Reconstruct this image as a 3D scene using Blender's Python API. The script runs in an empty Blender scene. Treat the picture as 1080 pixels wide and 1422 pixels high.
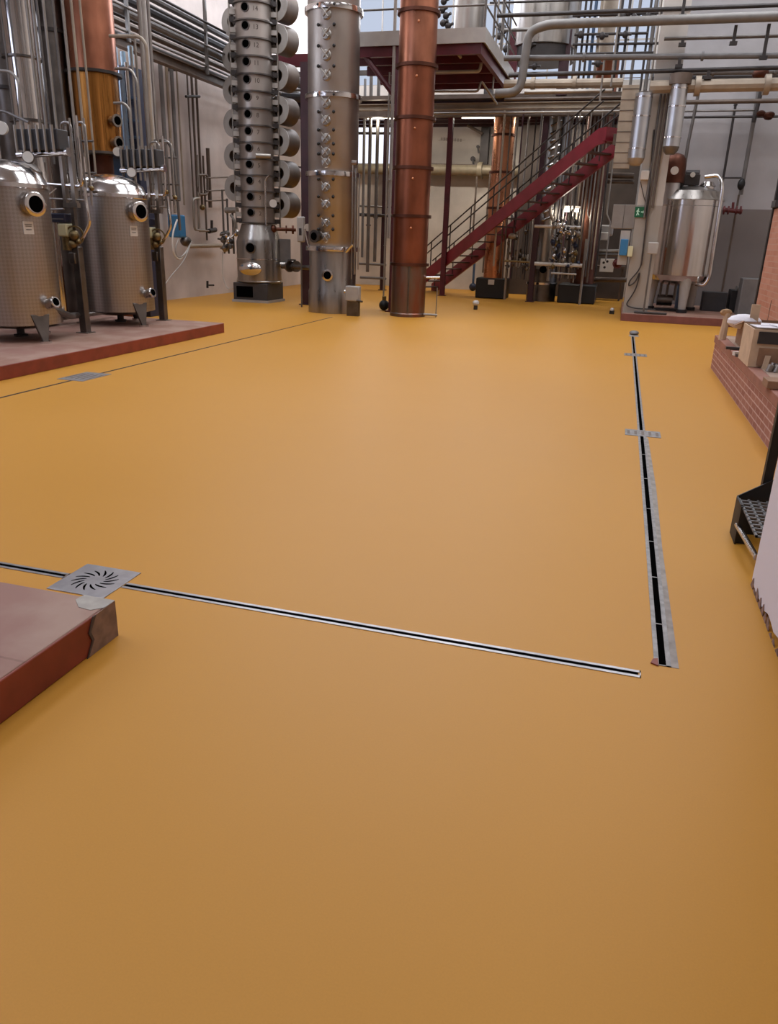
import bpy, bmesh, math, random
from mathutils import Vector, Matrix
random.seed(7)
C = bpy.context.scene.collection
PI = math.pi

# ------------------------------------------------------------------ camera
F, PITCH, ROLL, YAW, EYE = 1044.235, 0.349013, 0.033364, -0.275834, 1.6
cy, sy = math.cos(YAW), math.sin(YAW)
FW = Vector((sy*math.cos(PITCH), cy*math.cos(PITCH), -math.sin(PITCH)))
R0 = Vector((cy, -sy, 0)); U0 = R0.cross(FW)
RT = R0*math.cos(ROLL) + U0*math.sin(ROLL)
UP = U0*math.cos(ROLL) - R0*math.sin(ROLL)
O = Vector((0, 0, EYE))
def ray(px, py): return FW + RT*((px-540)/F) - UP*((py-711)/F)
def atY(px, py, Y): d = ray(px, py); return O + d*(Y/d.y)
def atX(px, py, X): d = ray(px, py); return O + d*(X/d.x)
def atZ(px, py, z=0): d = ray(px, py); return O + d*((z-EYE)/d.z)

cam = bpy.data.cameras.new('camera'); camo = bpy.data.objects.new('camera', cam); C.objects.link(camo)
camo.matrix_world = Matrix(((RT.x, UP.x, -FW.x, O.x), (RT.y, UP.y, -FW.y, O.y), (RT.z, UP.z, -FW.z, O.z), (0, 0, 0, 1)))
cam.sensor_fit = 'VERTICAL'; cam.sensor_height = 24; cam.lens = F/1422*24; cam.clip_end = 200
bpy.context.scene.camera = camo

# ------------------------------------------------------------------ materials
def lin(c): return c/12.92 if c <= .04045 else ((c+.055)/1.055)**2.4
def hexc(h): h = h.lstrip('#'); return tuple(lin(int(h[i:i+2], 16)/255) for i in (0, 2, 4))+(1,)
MATS = {}
def mat(name, col, rough=.5, metal=0, emit=0, noise=0, nscale=6, bump=0, bscale=60, spec=None, stretch=None, col2=None, rnoise=0):
    if name in MATS: return MATS[name]
    m = bpy.data.materials.new(name); m.use_nodes = True; nt = m.node_tree; N = nt.nodes; L = nt.links
    b = N['Principled BSDF']; c = hexc(col) if isinstance(col, str) else col
    b.inputs['Base Color'].default_value = c; b.inputs['Roughness'].default_value = rough; b.inputs['Metallic'].default_value = metal
    if spec is not None: b.inputs['Specular IOR Level'].default_value = spec
    if emit: b.inputs['Emission Color'].default_value = c; b.inputs['Emission Strength'].default_value = emit
    if noise or bump or rnoise:
        tc = N.new('ShaderNodeTexCoord'); mp = N.new('ShaderNodeMapping'); L.new(tc.outputs['Object'], mp.inputs[0])
        if stretch: mp.inputs['Scale'].default_value = stretch
    if noise or rnoise:
        t = N.new('ShaderNodeTexNoise'); t.inputs['Scale'].default_value = nscale; t.inputs['Detail'].default_value = 5
        L.new(mp.outputs[0], t.inputs['Vector'])
    if noise:
        r = N.new('ShaderNodeValToRGB'); L.new(t.outputs['Fac'], r.inputs[0])
        d = hexc(col2) if col2 else tuple(x*(1-noise) for x in c[:3])+(1,)
        r.color_ramp.elements[0].position = .35; r.color_ramp.elements[1].position = .65
        r.color_ramp.elements[0].color = d; r.color_ramp.elements[1].color = c
        L.new(r.outputs[0], b.inputs['Base Color'])
    if rnoise:
        mr = N.new('ShaderNodeMapRange'); L.new(t.outputs['Fac'], mr.inputs[0])
        mr.inputs['From Min'].default_value = .3; mr.inputs['From Max'].default_value = .7
        mr.inputs['To Min'].default_value = max(.02, rough-rnoise); mr.inputs['To Max'].default_value = rough+rnoise
        L.new(mr.outputs[0], b.inputs['Roughness'])
    if bump:
        t2 = N.new('ShaderNodeTexNoise'); t2.inputs['Scale'].default_value = bscale; t2.inputs['Detail'].default_value = 3
        L.new(mp.outputs[0], t2.inputs['Vector'])
        bp = N.new('ShaderNodeBump'); bp.inputs['Strength'].default_value = bump; bp.inputs['Distance'].default_value = .02
        L.new(t2.outputs['Fac'], bp.inputs['Height']); L.new(bp.outputs[0], b.inputs['Normal'])
    MATS[name] = m; return m
steel = mat('brushed_steel', '#a7a19b', .32, 1, noise=.15, nscale=3, rnoise=.06, stretch=(4, 4, .4))
steel_col = mat('column_steel', '#aaa19a', .46, 1, noise=.12, nscale=2.5, rnoise=.05, bump=.06, bscale=40)
steel_sh = mat('polished_steel', '#d2cdca', .16, 1, noise=.08, nscale=2, rnoise=.03)
steel_dk = mat('dull_steel', '#756f6b', .42, 1, noise=.3, nscale=5, rnoise=.08)
pipe_g = mat('grey_pipe', '#726d69', .42, .55, noise=.25, nscale=4)
pipe_l = mat('light_pipe', '#9b948c', .38, .6, noise=.2, nscale=4)
pipe_d = mat('dark_pipe', '#3f3a39', .5, .4, noise=.3, nscale=4)
pipe_b = mat('brown_pipe', '#6a5c52', .5, .3, noise=.3, nscale=4)
copper = mat('copper_sheet', '#b5785e', .34, 1, noise=.35, nscale=3.5, rnoise=.08, stretch=(1, 1, .5), bump=.05, bscale=6)
copper_r = mat('red_copper', '#985c44', .40, 1, noise=.3, nscale=2.5, rnoise=.08, stretch=(1, 1, .6), bump=.05, bscale=6)
copper_b = mat('bright_copper', '#d0906c', .3, 1, noise=.2, nscale=2.5, rnoise=.05)
copper_o = mat('orange_copper', '#c98a48', .30, 1, noise=.5, nscale=4, stretch=(5, 5, .15), rnoise=.05)
copper_k = mat('dark_copper', '#684438', .48, 1, noise=.4, nscale=3)
cream = mat('insulation_cream', '#a29381', .5, .2, noise=.25, nscale=3)
alu = mat('aluminium_cladding', '#c4c4c6', .34, 1, noise=.1, nscale=3)
maroon = mat('maroon_paint', '#5a1a26', .45, 0, noise=.3, nscale=4)
maroon_d = mat('dark_maroon_paint', '#3a1620', .5, 0, noise=.3, nscale=4)
redp = mat('stair_red_paint', '#7c2230', .42, 0, noise=.2, nscale=3)
white = mat('white_plastic', '#c9c4be', .5)
black = mat('black_rubber', '#131214', .55)
hole = mat('dark_interior', '#060606', .95, spec=0)  # flat black laid over slots and ports, shade of the depth put into colour
dgrey = mat('charcoal_paint', '#3a393c', .55, 0, noise=.2, nscale=5)
mgrey = mat('grey_paint', '#6f6c6b', .55, 0, noise=.2, nscale=5)
lgrey = mat('light_grey_paint', '#a5a09b', .5, 0, noise=.12, nscale=5)
blue = mat('blue_plastic', '#2f6f9c', .45)
blue_d = mat('blue_frame_paint', '#3f5878', .5, 0, noise=.25, nscale=5)
navy = mat('navy_paint', '#1b2038', .5)
cyan = mat('pale_blue_paint', '#9fc0d4', .5)
brass = mat('brass', '#8c7a58', .5, 1, noise=.4, nscale=20)
cream_p = mat('cream_plastic', '#c8c4a0', .5)
glassm = mat('dial_glass', '#cfcbc4', .15)
green = mat('sign_green', '#0d5a3c', .4)
mint = mat('sign_mint', '#bfe6d0', .4)
card = mat('cardboard', '#8d6a50', .8, 0, noise=.15, nscale=8)
card_l = mat('pale_cardboard', '#c0a58a', .8, 0, noise=.15, nscale=8)
paper = mat('white_paper', '#d5d0d6', .7)
redv = mat('valve_red', '#5c1f20', .5)
brickred = mat('kerb_red_paint', '#8a3a28', .5, 0, noise=.25, nscale=5, col2='#76301f')
pinkbrick = mat('pier_brick', '#a5715c', .8, 0, noise=.2, nscale=12)
plaster_patch = mat('plaster_patch', '#8a6e5c', .8, 0, noise=.3, nscale=20)
grime = mat('writing_grey', '#958b84', .8)
ink = mat('stamp_ink', '#4a3c36', .7)

def node_mat(name): 
    m = bpy.data.materials.new(name); m.use_nodes = True; MATS[name] = m
    return m, m.node_tree.nodes, m.node_tree.links, m.node_tree.nodes['Principled BSDF']
def ramp(N, p0, c0, p1, c1):
    r = N.new('ShaderNodeValToRGB'); e = r.color_ramp.elements
    e[0].position = p0; e[0].color = c0; e[1].position = p1; e[1].color = c1; return r

# poured resin floor
fm, N, L, B = node_mat('ochre_resin_floor')
tc = N.new('ShaderNodeTexCoord')
n1 = N.new('ShaderNodeTexNoise'); n1.inputs['Scale'].default_value = .35; n1.inputs['Detail'].default_value = 3
L.new(tc.outputs['Object'], n1.inputs['Vector'])
r = ramp(N, .3, hexc('#b8812a'), .7, hexc('#bd8632')); L.new(n1.outputs['Fac'], r.inputs[0])
n3 = N.new('ShaderNodeTexNoise'); n3.inputs['Scale'].default_value = 180; n3.inputs['Detail'].default_value = 2
L.new(tc.outputs['Object'], n3.inputs['Vector'])
mx = N.new('ShaderNodeMix'); mx.data_type = 'RGBA'; mx.blend_type = 'OVERLAY'; mx.inputs[0].default_value = .06
L.new(r.outputs[0], mx.inputs[6]); L.new(n3.outputs['Fac'], mx.inputs[7]); L.new(mx.outputs[2], B.inputs['Base Color'])
mr = N.new('ShaderNodeMapRange'); mr.inputs['To Min'].default_value = .42; mr.inputs['To Max'].default_value = .54; B.inputs['Specular IOR Level'].default_value = .3
L.new(n1.outputs['Fac'], mr.inputs[0]); L.new(mr.outputs[0], B.inputs['Roughness'])
n2 = N.new('ShaderNodeTexNoise'); n2.inputs['Scale'].default_value = 1.1; n2.inputs['Detail'].default_value = 2
L.new(tc.outputs['Object'], n2.inputs['Vector'])
bp = N.new('ShaderNodeBump'); bp.inputs['Strength'].default_value = .12; bp.inputs['Distance'].default_value = .03
L.new(n2.outputs['Fac'], bp.inputs['Height']); L.new(bp.outputs[0], B.inputs['Normal'])

# plaster walls (optional grey dado below a height)
def wallmat(name, up, low=None, h=0, stain=.12):
    m, N, L, B = node_mat(name)
    tc = N.new('ShaderNodeTexCoord'); n = N.new('ShaderNodeTexNoise'); n.inputs['Scale'].default_value = .9; n.inputs['Detail'].default_value = 6
    L.new(tc.outputs['Object'], n.inputs['Vector'])
    u = hexc(up); r = ramp(N, .35, tuple(x*(1-stain*2) for x in u[:3])+(1,), .6, u); L.new(n.outputs['Fac'], r.inputs[0])
    out = r.outputs[0]
    if low:
        l = hexc(low); r2 = ramp(N, .35, tuple(x*(1-stain) for x in l[:3])+(1,), .6, l); L.new(n.outputs['Fac'], r2.inputs[0])
        sx = N.new('ShaderNodeSeparateXYZ'); L.new(tc.outputs['Object'], sx.inputs[0])
        gt = N.new('ShaderNodeMath'); gt.operation = 'GREATER_THAN'; gt.inputs[1].default_value = h; L.new(sx.outputs['Z'], gt.inputs[0])
        mx = N.new('ShaderNodeMix'); mx.data_type = 'RGBA'; L.new(gt.outputs[0], mx.inputs[0]); L.new(r2.outputs[0], mx.inputs[6]); L.new(out, mx.inputs[7]); out = mx.outputs[2]
    L.new(out, B.inputs['Base Color']); B.inputs['Roughness'].default_value = .75
    b2 = N.new('ShaderNodeBump'); b2.inputs['Strength'].default_value = .15; b2.inputs['Distance'].default_value = .02
    n2 = N.new('ShaderNodeTexNoise'); n2.inputs['Scale'].default_value = 12; L.new(tc.outputs['Object'], n2.inputs['Vector'])
    L.new(n2.outputs['Fac'], b2.inputs['Height']); L.new(b2.outputs[0], B.inputs['Normal'])
    return m
wl_m = wallmat('left_wall_plaster', '#cdc0ba')
wb_m = wallmat('back_wall_plaster', '#cbc2b8')
wr_m = wallmat('right_wall_plaster', '#adaaac', '#7b7370', 2.575, .1)
pil_m = wallmat('pier_plaster', '#c4bcb4', '#9d958c', 2.45, .1)
ceil_m = wallmat('ceiling_plaster', '#b9b6b2')

# guilloche (circular ground) jacket steel for the vessels
jm, N, L, B = node_mat('jacket_steel')
tc = N.new('ShaderNodeTexCoord'); mp = N.new('ShaderNodeMapping'); mp.inputs['Scale'].default_value = (1, 1, 1)
L.new(tc.outputs['UV'], mp.inputs[0])
ck = N.new('ShaderNodeTexChecker'); ck.inputs['Scale'].default_value = 1
mp.inputs['Scale'].default_value = (30, 30, 1); mp.inputs['Rotation'].default_value = (0, 0, PI/4)
L.new(mp.outputs[0], ck.inputs['Vector'])
wv = N.new('ShaderNodeTexVoronoi'); wv.inputs['Scale'].default_value = 1.0; wv.inputs['Randomness'].default_value = .5; L.new(mp.outputs[0], wv.inputs['Vector'])
bp = N.new('ShaderNodeBump'); bp.inputs['Strength'].default_value = .13; bp.inputs['Distance'].default_value = .008
L.new(wv.outputs['Distance'], bp.inputs['Height']); L.new(bp.outputs[0], B.inputs['Normal'])
rr = ramp(N, .0, (.34, .31, .29, 1), 1, (.39, .36, .34, 1)); L.new(ck.outputs['Fac'], rr.inputs[0]); L.new(rr.outputs[0], B.inputs['Base Color'])
B.inputs['Metallic'].default_value = 1; B.inputs['Roughness'].default_value = .33

# brick
def brickmat(name, a, b, mort, sc, rot=None, w=.24, h=.07):
    m, N, L, B = node_mat(name)
    tc = N.new('ShaderNodeTexCoord'); sx = N.new('ShaderNodeSeparateXYZ'); mp = N.new('ShaderNodeCombineXYZ'); L.new(tc.outputs['Object'], sx.inputs[0])
    ad = N.new('ShaderNodeMath'); ad.operation = 'ADD'; L.new(sx.outputs['X'], ad.inputs[0]); L.new(sx.outputs['Y'], ad.inputs[1])
    L.new(ad.outputs[0], mp.inputs[0]); L.new(sx.outputs['Z'], mp.inputs[1])
    br = N.new('ShaderNodeTexBrick'); L.new(mp.outputs[0], br.inputs['Vector'])
    br.inputs['Color1'].default_value = hexc(a); br.inputs['Color2'].default_value = hexc(b); br.inputs['Mortar'].default_value = hexc(mort)
    br.inputs['Scale'].default_value = sc; br.inputs['Brick Width'].default_value = w; br.inputs['Row Height'].default_value = h
    br.inputs['Mortar Size'].default_value = .007
    L.new(br.outputs['Color'], B.inputs['Base Color']); B.inputs['Roughness'].default_value = .8
    bb = N.new('ShaderNodeBump'); bb.inputs['Strength'].default_value = .4; bb.inputs['Distance'].default_value = .01; bb.invert = True
    L.new(br.outputs['Fac'], bb.inputs['Height']); L.new(bb.outputs[0], B.inputs['Normal'])
    return m
# faces looking along X: brick coords are (y, z)
brickX = brickmat('low_wall_brick', '#8a5546', '#9a6756', '#b8968a', 1, (PI/2, 0, PI/2))
# platform tiles: worn dusty clay tiles
tm, N, L, B = node_mat('dusty_tile')
tc = N.new('ShaderNodeTexCoord'); br = N.new('ShaderNodeTexBrick'); L.new(tc.outputs['Object'], br.inputs['Vector'])
br.inputs['Color1'].default_value = hexc('#8f685c'); br.inputs['Color2'].default_value = hexc('#86614f'); br.inputs['Mortar'].default_value = hexc('#7a5548')
br.inputs['Brick Width'].default_value = .9; br.inputs['Row Height'].default_value = .62; br.inputs['Mortar Size'].default_value = .006; br.inputs['Scale'].default_value = 1; br.offset = 0
n = N.new('ShaderNodeTexNoise'); n.inputs['Scale'].default_value = 3; n.inputs['Detail'].default_value = 7; L.new(tc.outputs['Object'], n.inputs['Vector'])
rr = ramp(N, .42, (0, 0, 0, 1), .66, (1, 1, 1, 1)); L.new(n.outputs['Fac'], rr.inputs[0])
mx = N.new('ShaderNodeMix'); mx.data_type = 'RGBA'; L.new(rr.outputs[0], mx.inputs[0]); L.new(br.outputs['Color'], mx.inputs[6]); mx.inputs[7].default_value = hexc('#9c7e6e')
L.new(mx.outputs[2], B.inputs['Base Color']); B.inputs['Roughness'].default_value = .6

def emis(name, col, s):
    m, N, L, B = node_mat(name); e = N.new('ShaderNodeEmission'); e.inputs[0].default_value = hexc(col); e.inputs[1].default_value = s
    L.new(e.outputs[0], N['Material Output'].inputs[0]); return m
win_e = emis('daylight_glazing', '#cdd8ee', .95)
win_b = emis('bright_daylight_glazing', '#d6e0ff', 3.2)
lamp_e = emis('lamp_tube', '#fff4e0', 9)
sky_e = emis('added_skylight_glazing', '#eaf0ff', 3)

# ------------------------------------------------------------------ mesh helpers
def nb(): return bmesh.new()
def box(bm, x0, x1, y0, y1, z0, z1):
    vs = [bm.verts.new(p) for p in ((x0,y0,z0),(x1,y0,z0),(x1,y1,z0),(x0,y1,z0),(x0,y0,z1),(x1,y0,z1),(x1,y1,z1),(x0,y1,z1))]
    for f in ((0,3,2,1),(4,5,6,7),(0,1,5,4),(1,2,6,5),(2,3,7,6),(3,0,4,7)): bm.faces.new([vs[i] for i in f])
    return bm
def cbox(bm, c, s, rz=0, rot=None):
    t = nb(); box(t, -s[0]/2, s[0]/2, -s[1]/2, s[1]/2, -s[2]/2, s[2]/2)
    M = Matrix.Translation(Vector(c)) @ (rot if rot else Matrix.Rotation(rz, 4, 'Z'))
    bmesh.ops.transform(t, matrix=M, verts=t.verts); merge(bm, t); return bm
def merge(bm, t):
    me = bpy.data.meshes.new('tmp'); t.to_mesh(me); t.free(); bm.from_mesh(me); bpy.data.meshes.remove(me)
def frame(d):
    d = Vector(d).normalized(); a = Vector((0, 0, 1)) if abs(d.z) < .95 else Vector((1, 0, 0))
    x = d.cross(a).normalized(); return x, d.cross(x).normalized()
def rings(bm, secs, close=True, seg=16):
    prev = None; first = None
    for c, x, y, r in secs:
        vs = [bm.verts.new(Vector(c) + x*(r*math.cos(2*PI*i/seg)) + y*(r*math.sin(2*PI*i/seg))) for i in range(seg)]
        if prev:
            for i in range(seg): bm.faces.new((prev[i], prev[(i+1) % seg], vs[(i+1) % seg], vs[i]))
        else: first = vs
        prev = vs
    if close:
        bm.faces.new(list(reversed(first))); bm.faces.new(prev)
    return bm
def cyl(bm, p0, p1, r, r2=None, seg=16):
    p0, p1 = Vector(p0), Vector(p1); x, y = frame(p1-p0)
    return rings(bm, [(p0, x, y, r), (p1, x, y, r if r2 is None else r2)], seg=seg)
def lathe(bm, prof, c, axis=(0, 0, 1), seg=40, close=True):
    a = Vector(axis).normalized(); x, y = frame(a); c = Vector(c)
    return rings(bm, [(c + a*z, x, y, max(r, .0005)) for r, z in prof], close, seg)
def ringw(bm, c, axis, ro, ri, h, seg=28):     # a thick washer, open in the middle
    a = Vector(axis).normalized(); x, y = frame(a); c = Vector(c)
    prof = [(ro, -h/2), (ro, h/2), (ri, h/2), (ri, -h/2), (ro, -h/2)]
    return rings(bm, [(c + a*z, x, y, r) for r, z in prof], False, seg)
def bend(pts, r):
    pts = [Vector(p) for p in pts]
    if r <= 0 or len(pts) < 3: return pts
    out = [pts[0]]
    for i in range(1, len(pts)-1):
        a, b, c = pts[i-1], pts[i], pts[i+1]; u = (a-b); v = (c-b); k = min(r, u.length*.45, v.length*.45)
        p, q = b+u.normalized()*k, b+v.normalized()*k
        for t in (0, .25, .5, .75, 1): out.append(p*(1-t)**2 + b*2*t*(1-t) + q*t*t)
    return out + [pts[-1]]
def tube(bm, pts, r, seg=10, br=None):
    P = bend(pts, r*3 if br is None else br); secs = []; x = None
    for i, p in enumerate(P):
        d = (P[min(i+1, len(P)-1)] - P[max(i-1, 0)]).normalized()
        if x is None: x, y = frame(d)
        else:
            x = (x - d*x.dot(d)).normalized(); y = d.cross(x).normalized()
        secs.append((p, x, y, r))
    return rings(bm, secs, True, seg)
def ball(bm, c, r, s=(1, 1, 1), seg=20):
    t = nb(); bmesh.ops.create_uvsphere(t, u_segments=seg, v_segments=seg//2, radius=r)
    bmesh.ops.transform(t, matrix=Matrix.Translation(Vector(c)) @ Matrix.Diagonal((*s, 1)), verts=t.verts); merge(bm, t); return bm
def poly(bm, pts, d):          # a slab from an outline and an extrusion vector
    d = Vector(d); a = [bm.verts.new(p) for p in pts]; b = [bm.verts.new(Vector(p)+d) for p in pts]; n = len(pts)
    bm.faces.new(a); bm.faces.new(list(reversed(b)))
    for i in range(n): bm.faces.new((a[i], b[i], b[(i+1) % n], a[(i+1) % n]))
    return bm
def obj(name, bm, m, parent=None, bevel=0, smooth=True, angle=35):
    bmesh.ops.recalc_face_normals(bm, faces=bm.faces[:])
    if smooth:
        for f in bm.faces: f.smooth = True
        for e in bm.edges:
            if len(e.link_faces) == 2 and e.calc_face_angle(0) > math.radians(angle): e.smooth = False
    me = bpy.data.meshes.new(name); bm.to_mesh(me); bm.free(); me.materials.append(m)
    o = bpy.data.objects.new(name, me); C.objects.link(o)
    if bevel:
        b = o.modifiers.new('bevel', 'BEVEL'); b.width = bevel; b.segments = 2; b.limit_method = 'ANGLE'
    if parent:
        root = parent
        off = root.get('_b'); base = Vector(off) if off else Vector((0, 0, 0))
        o.parent = root
        if not o.parent.get('_mesh'): o.matrix_parent_inverse = Matrix.Translation(-base)
    else: pass
    return o
def tag(o, label, cat, group=None, kind=None):
    if label: o['label'] = label; o['category'] = cat
    if group: o['group'] = group
    if kind: o['kind'] = kind
    return o
def thing(name, label, cat, loc, group=None):
    o = bpy.data.objects.new(name, None); C.objects.link(o); o.location = loc; o['_b'] = list(loc)
    return tag(o, label, cat, group)
def part(name, bm, m, parent, **k):
    """a mesh authored in world coordinates, parented to a thing or to a part"""
    o = obj(name, bm, m, None, **k); base = Vector((0, 0, 0))
    if parent.type == 'EMPTY': base = Vector(parent['_b'])
    o.parent = parent; o.matrix_parent_inverse = Matrix.Translation(-base); return o
def struct(name, bm, m, **k):
    o = obj(name, bm, m, None, **k); o['kind'] = 'structure'; return o
def copy_tree(o, delta=None, parent=None):
    c = o.copy(); C.objects.link(c)
    if parent: c.parent = parent
    elif delta is not None: c.location = o.location + Vector(delta)
    for ch in [q for q in bpy.data.objects if q.parent == o and q is not c]: copy_tree(ch, None, c)
    return c
def text_bm(s, size, M):
    cu = bpy.data.curves.new('t', 'FONT'); cu.body = s; cu.size = size; cu.align_x = 'CENTER'; cu.align_y = 'CENTER'; cu.extrude = .002
    o = bpy.data.objects.new('t', cu); C.objects.link(o); dg = bpy.context.evaluated_depsgraph_get()
    me = bpy.data.meshes.new_from_object(o.evaluated_get(dg)); bm = nb(); bm.from_mesh(me)
    bmesh.ops.transform(bm, matrix=M, verts=bm.verts); bpy.data.objects.remove(o); bpy.data.meshes.remove(me); return bm
ORD = ['first', 'second', 'third', 'fourth', 'fifth', 'sixth', 'seventh', 'eighth', 'ninth', 'tenth', 'eleventh', 'twelfth', 'thirteenth', 'fourteenth',
       'fifteenth', 'sixteenth', 'seventeenth', 'eighteenth', 'nineteenth', 'twentieth', 'twenty-first', 'twenty-second', 'twenty-third', 'twenty-fourth', 'twenty-fifth', 'twenty-sixth']
def pipe(name, label, pts, r, m, group=None, br=None, collars=(), cat='pipe', seg=10):
    o = obj(name, tube(nb(), pts, r, seg, br), m); tag(o, label, cat, group)
    if collars:
        P = [Vector(p) for p in pts]; 
        for (i, t) in collars:
            a, b = P[i], P[i+1]; c = a.lerp(b, t); d = (b-a).normalized(); q = nb()
            cyl(q, c-d*r*.45, c+d*r*.45, r*1.55, seg=14); part('flange', q, m, o)
    return o
def vp(px, py, Y, z0, z1):    # a plumb line through a point of the place at depth Y
    p = atY(px, py, Y); return [(p.x, Y, z0), (p.x, Y, z1)]
def cable(bm, pts, r):
    return tube(bm, pts, r, 8, .12)

# ------------------------------------------------------------------ room shell
XL, XR, YB, ZC = -10.6, 6.0, 27.0, 10.2
struct('floor', box(nb(), XL-.2, XR+.2, -7, YB+.2, -.12, 0), fm)
# left wall with a high window at the near end
def wall_with_holes(name, plane, pos, thick, u0, u1, z0, z1, holes, m):
    bm = nb(); us = sorted({u0, u1, *[h[0] for h in holes], *[h[1] for h in holes]}); zs = sorted({z0, z1, *[h[2] for h in holes], *[h[3] for h in holes]})
    for i in range(len(us)-1):
        for j in range(len(zs)-1):
            uc, zc = (us[i]+us[i+1])/2, (zs[j]+zs[j+1])/2
            if any(h[0] < uc < h[1] and h[2] < zc < h[3] for h in holes): continue
            if plane == 'X': box(bm, min(pos, pos+thick), max(pos, pos+thick), us[i], us[i+1], zs[j], zs[j+1])
            else: box(bm, us[i], us[i+1], min(pos, pos+thick), max(pos, pos+thick), zs[j], zs[j+1])
    bmesh.ops.remove_doubles(bm, verts=bm.verts, dist=1e-4)
    return struct(name, bm, m)
nwin = [0]
def window(plane, pos, u0, u1, z0, z1, nu, nz, gm, fmat=lgrey, inset=.06):
    nwin[0] += 1
    root = bpy.data.objects.new('window_%d' % nwin[0], None); C.objects.link(root)
    base = (pos, (u0+u1)/2, z0) if plane == 'X' else ((u0+u1)/2, pos, z0)
    root.location = base; root['_b'] = list(base); root['kind'] = 'structure'
    def b(bm, a0, a1, c0, c1, d0, d1):
        if plane == 'X': box(bm, pos+d0, pos+d1, a0, a1, c0, c1)
        else: box(bm, a0, a1, pos+d0, pos+d1, c0, c1)
    s = -1 if plane == 'X' else 1
    g = nb(); d = sorted((s*inset, s*(inset+.02))); b(g, u0, u1, z0, z1, *d); part('pane', g, gm, root)
    f = nb(); w = .05; d = sorted((s*(inset-.03), s*(inset+.01)))
    for i in range(nu+1):
        u = u0+(u1-u0)*i/nu; b(f, max(u0, u-w/2), min(u1, u+w/2), z0, z1, *d)
    for j in range(nz+1):
        z = z0+(z1-z0)*j/nz; b(f, u0, u1, max(z0, z-w/2), min(z1, z+w/2), *d)
    part('frame', f, fmat, root)
Lh = [(21.0, 26.0, 8.7, 9.9), (-3.0, 8.6, 3.7, 7.8), (11.9, 13.9, 3.9, 6.6)]  # near window widened for its reflection, far two added for light and white glare
wall_with_holes('wall_left', 'X', XL, -.3, -7, YB+.3, 0, ZC, Lh, wl_m)
for u0, u1, z0, z1 in Lh: window('X', XL, u0, u1, z0, z1, 3, 3, win_b)
Bh = [(-11.0+.5, -8.0, 3.95, 5.2), (-9.2, .1, 6.35, 9.6)]
wall_with_holes('wall_back', 'Y', YB, .3, XL, XR, 0, ZC, Bh, wb_m)
window('Y', YB, *Bh[0], 5, 1, emis('lower_daylight_glazing', '#eef1ff', 1.5)); window('Y', YB, *Bh[1], 12, 3, win_e)
struct('wall_right', box(nb(), .17, XR, 22.3, 22.6, 0, ZC), wr_m)
struct('wall_side', box(nb(), XR, XR+.3, -7, 22.3, 0, ZC), wb_m)
struct('wall_pier', box(nb(), .15, .68, 18.6, 18.9, .165, ZC), pil_m)
struct('wall_front', box(nb(), XL, XR, -7.3, -7, 0, ZC), wb_m)
# ceiling with unseen roof lights, added to light the hall
sk = [(-9.3, -6.3), (-4.6, -1.6), (.6, 3.6)]; skY = [(1.5, 5.5), (10.5, 13), (14.5, 19.5), (21.5, 26)]
bm = nb(); xs = sorted({XL, XR, *[v for a in sk for v in a]}); ys = sorted({-7, YB, *[v for a in skY for v in a]})
for i in range(len(xs)-1):
    for j in range(len(ys)-1):
        xc, yc = (xs[i]+xs[i+1])/2, (ys[j]+ys[j+1])/2
        if any(a < xc < b for a, b in sk) and any(a < yc < b for a, b in skY): continue
        box(bm, xs[i], xs[i+1], ys[j], ys[j+1], ZC, ZC+.25)
struct('ceiling', bm, ceil_m)
for a, b in sk:
    for c, d in skY:
        nwin[0] += 1
        o = struct('window_%d' % nwin[0], box(nb(), a, b, c, d, ZC+.1, ZC+.13), sky_e)  # glowing pane of an added roof light
for i, y in enumerate((-1, 4.5, 10, 13.3, 20.4)):
    bm = nb(); box(bm, XL, XR, y-.12, y+.12, 9.5, 9.58); box(bm, XL, XR, y-.12, y+.12, 10.1, 10.18); box(bm, XL, XR, y-.02, y+.02, 9.55, 10.15)
    struct('trim_%d' % (i+1), bm, mgrey)
# faded writing on the back wall, as grey smudged capitals
def wallpt(px, py, Y=26.985): return atY(px, py, Y)
a = wallpt(613, 193); b = wallpt(644, 195)

# ------------------------------------------------------------------ floor drains and kerbs
def drain(name, label, axis, u0, u1, c, w, slot, mm):
    root = thing(name, label, 'floor drain', (c if axis == 'Y' else (u0+u1)/2, c if axis == 'X' else (u0+u1)/2, 0), 'slot drains let into the floor')
    e = nb(); s = nb()
    for (p, q) in ((c-w/2, c-slot/2), (c+slot/2, c+w/2)):
        if axis == 'X': box(e, u0, u1, p, q, 0, .003)
        else: box(e, p, q, u0, u1, 0, .003)
    if axis == 'X': box(e, u1-.004, u1, c-w/2, c+w/2, 0, .003); box(s, u0, u1-.01, c-slot/2, c+slot/2, -.001, .0012)
    else: box(e, c-w/2, c+w/2, u0, u0+.006, 0, .003); box(s, c-slot/2, c+slot/2, u0+.006, u1, -.001, .0012)
    part('edge_strip', e, mm, root); part('slot', s, hole, root); return root
edge = mat('drain_steel', '#a9a6a8', .35, .7, noise=.2, nscale=12)
edge_w = mat('worn_drain_steel', '#95918f', .5, .5, noise=.35, nscale=25)
drain('slot_drain', 'steel edged slot drain crossing the near floor from the grate to the right channel', 'X', -2.09, .275, 2.782, .054, .022, edge)
drain('slot_drain', 'short length of slot drain left of the square grate behind the near kerb', 'X', -4.2, -2.41, 2.775, .054, .022, edge)
d = drain('slot_drain', 'long worn slot drain running away from the viewer along the right of the floor', 'Y', 2.88, 15.3, .362, .066, .028, edge_w)
st = mat('grey_filler', '#9c9289', .7, 0, noise=.35, nscale=14)
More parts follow.
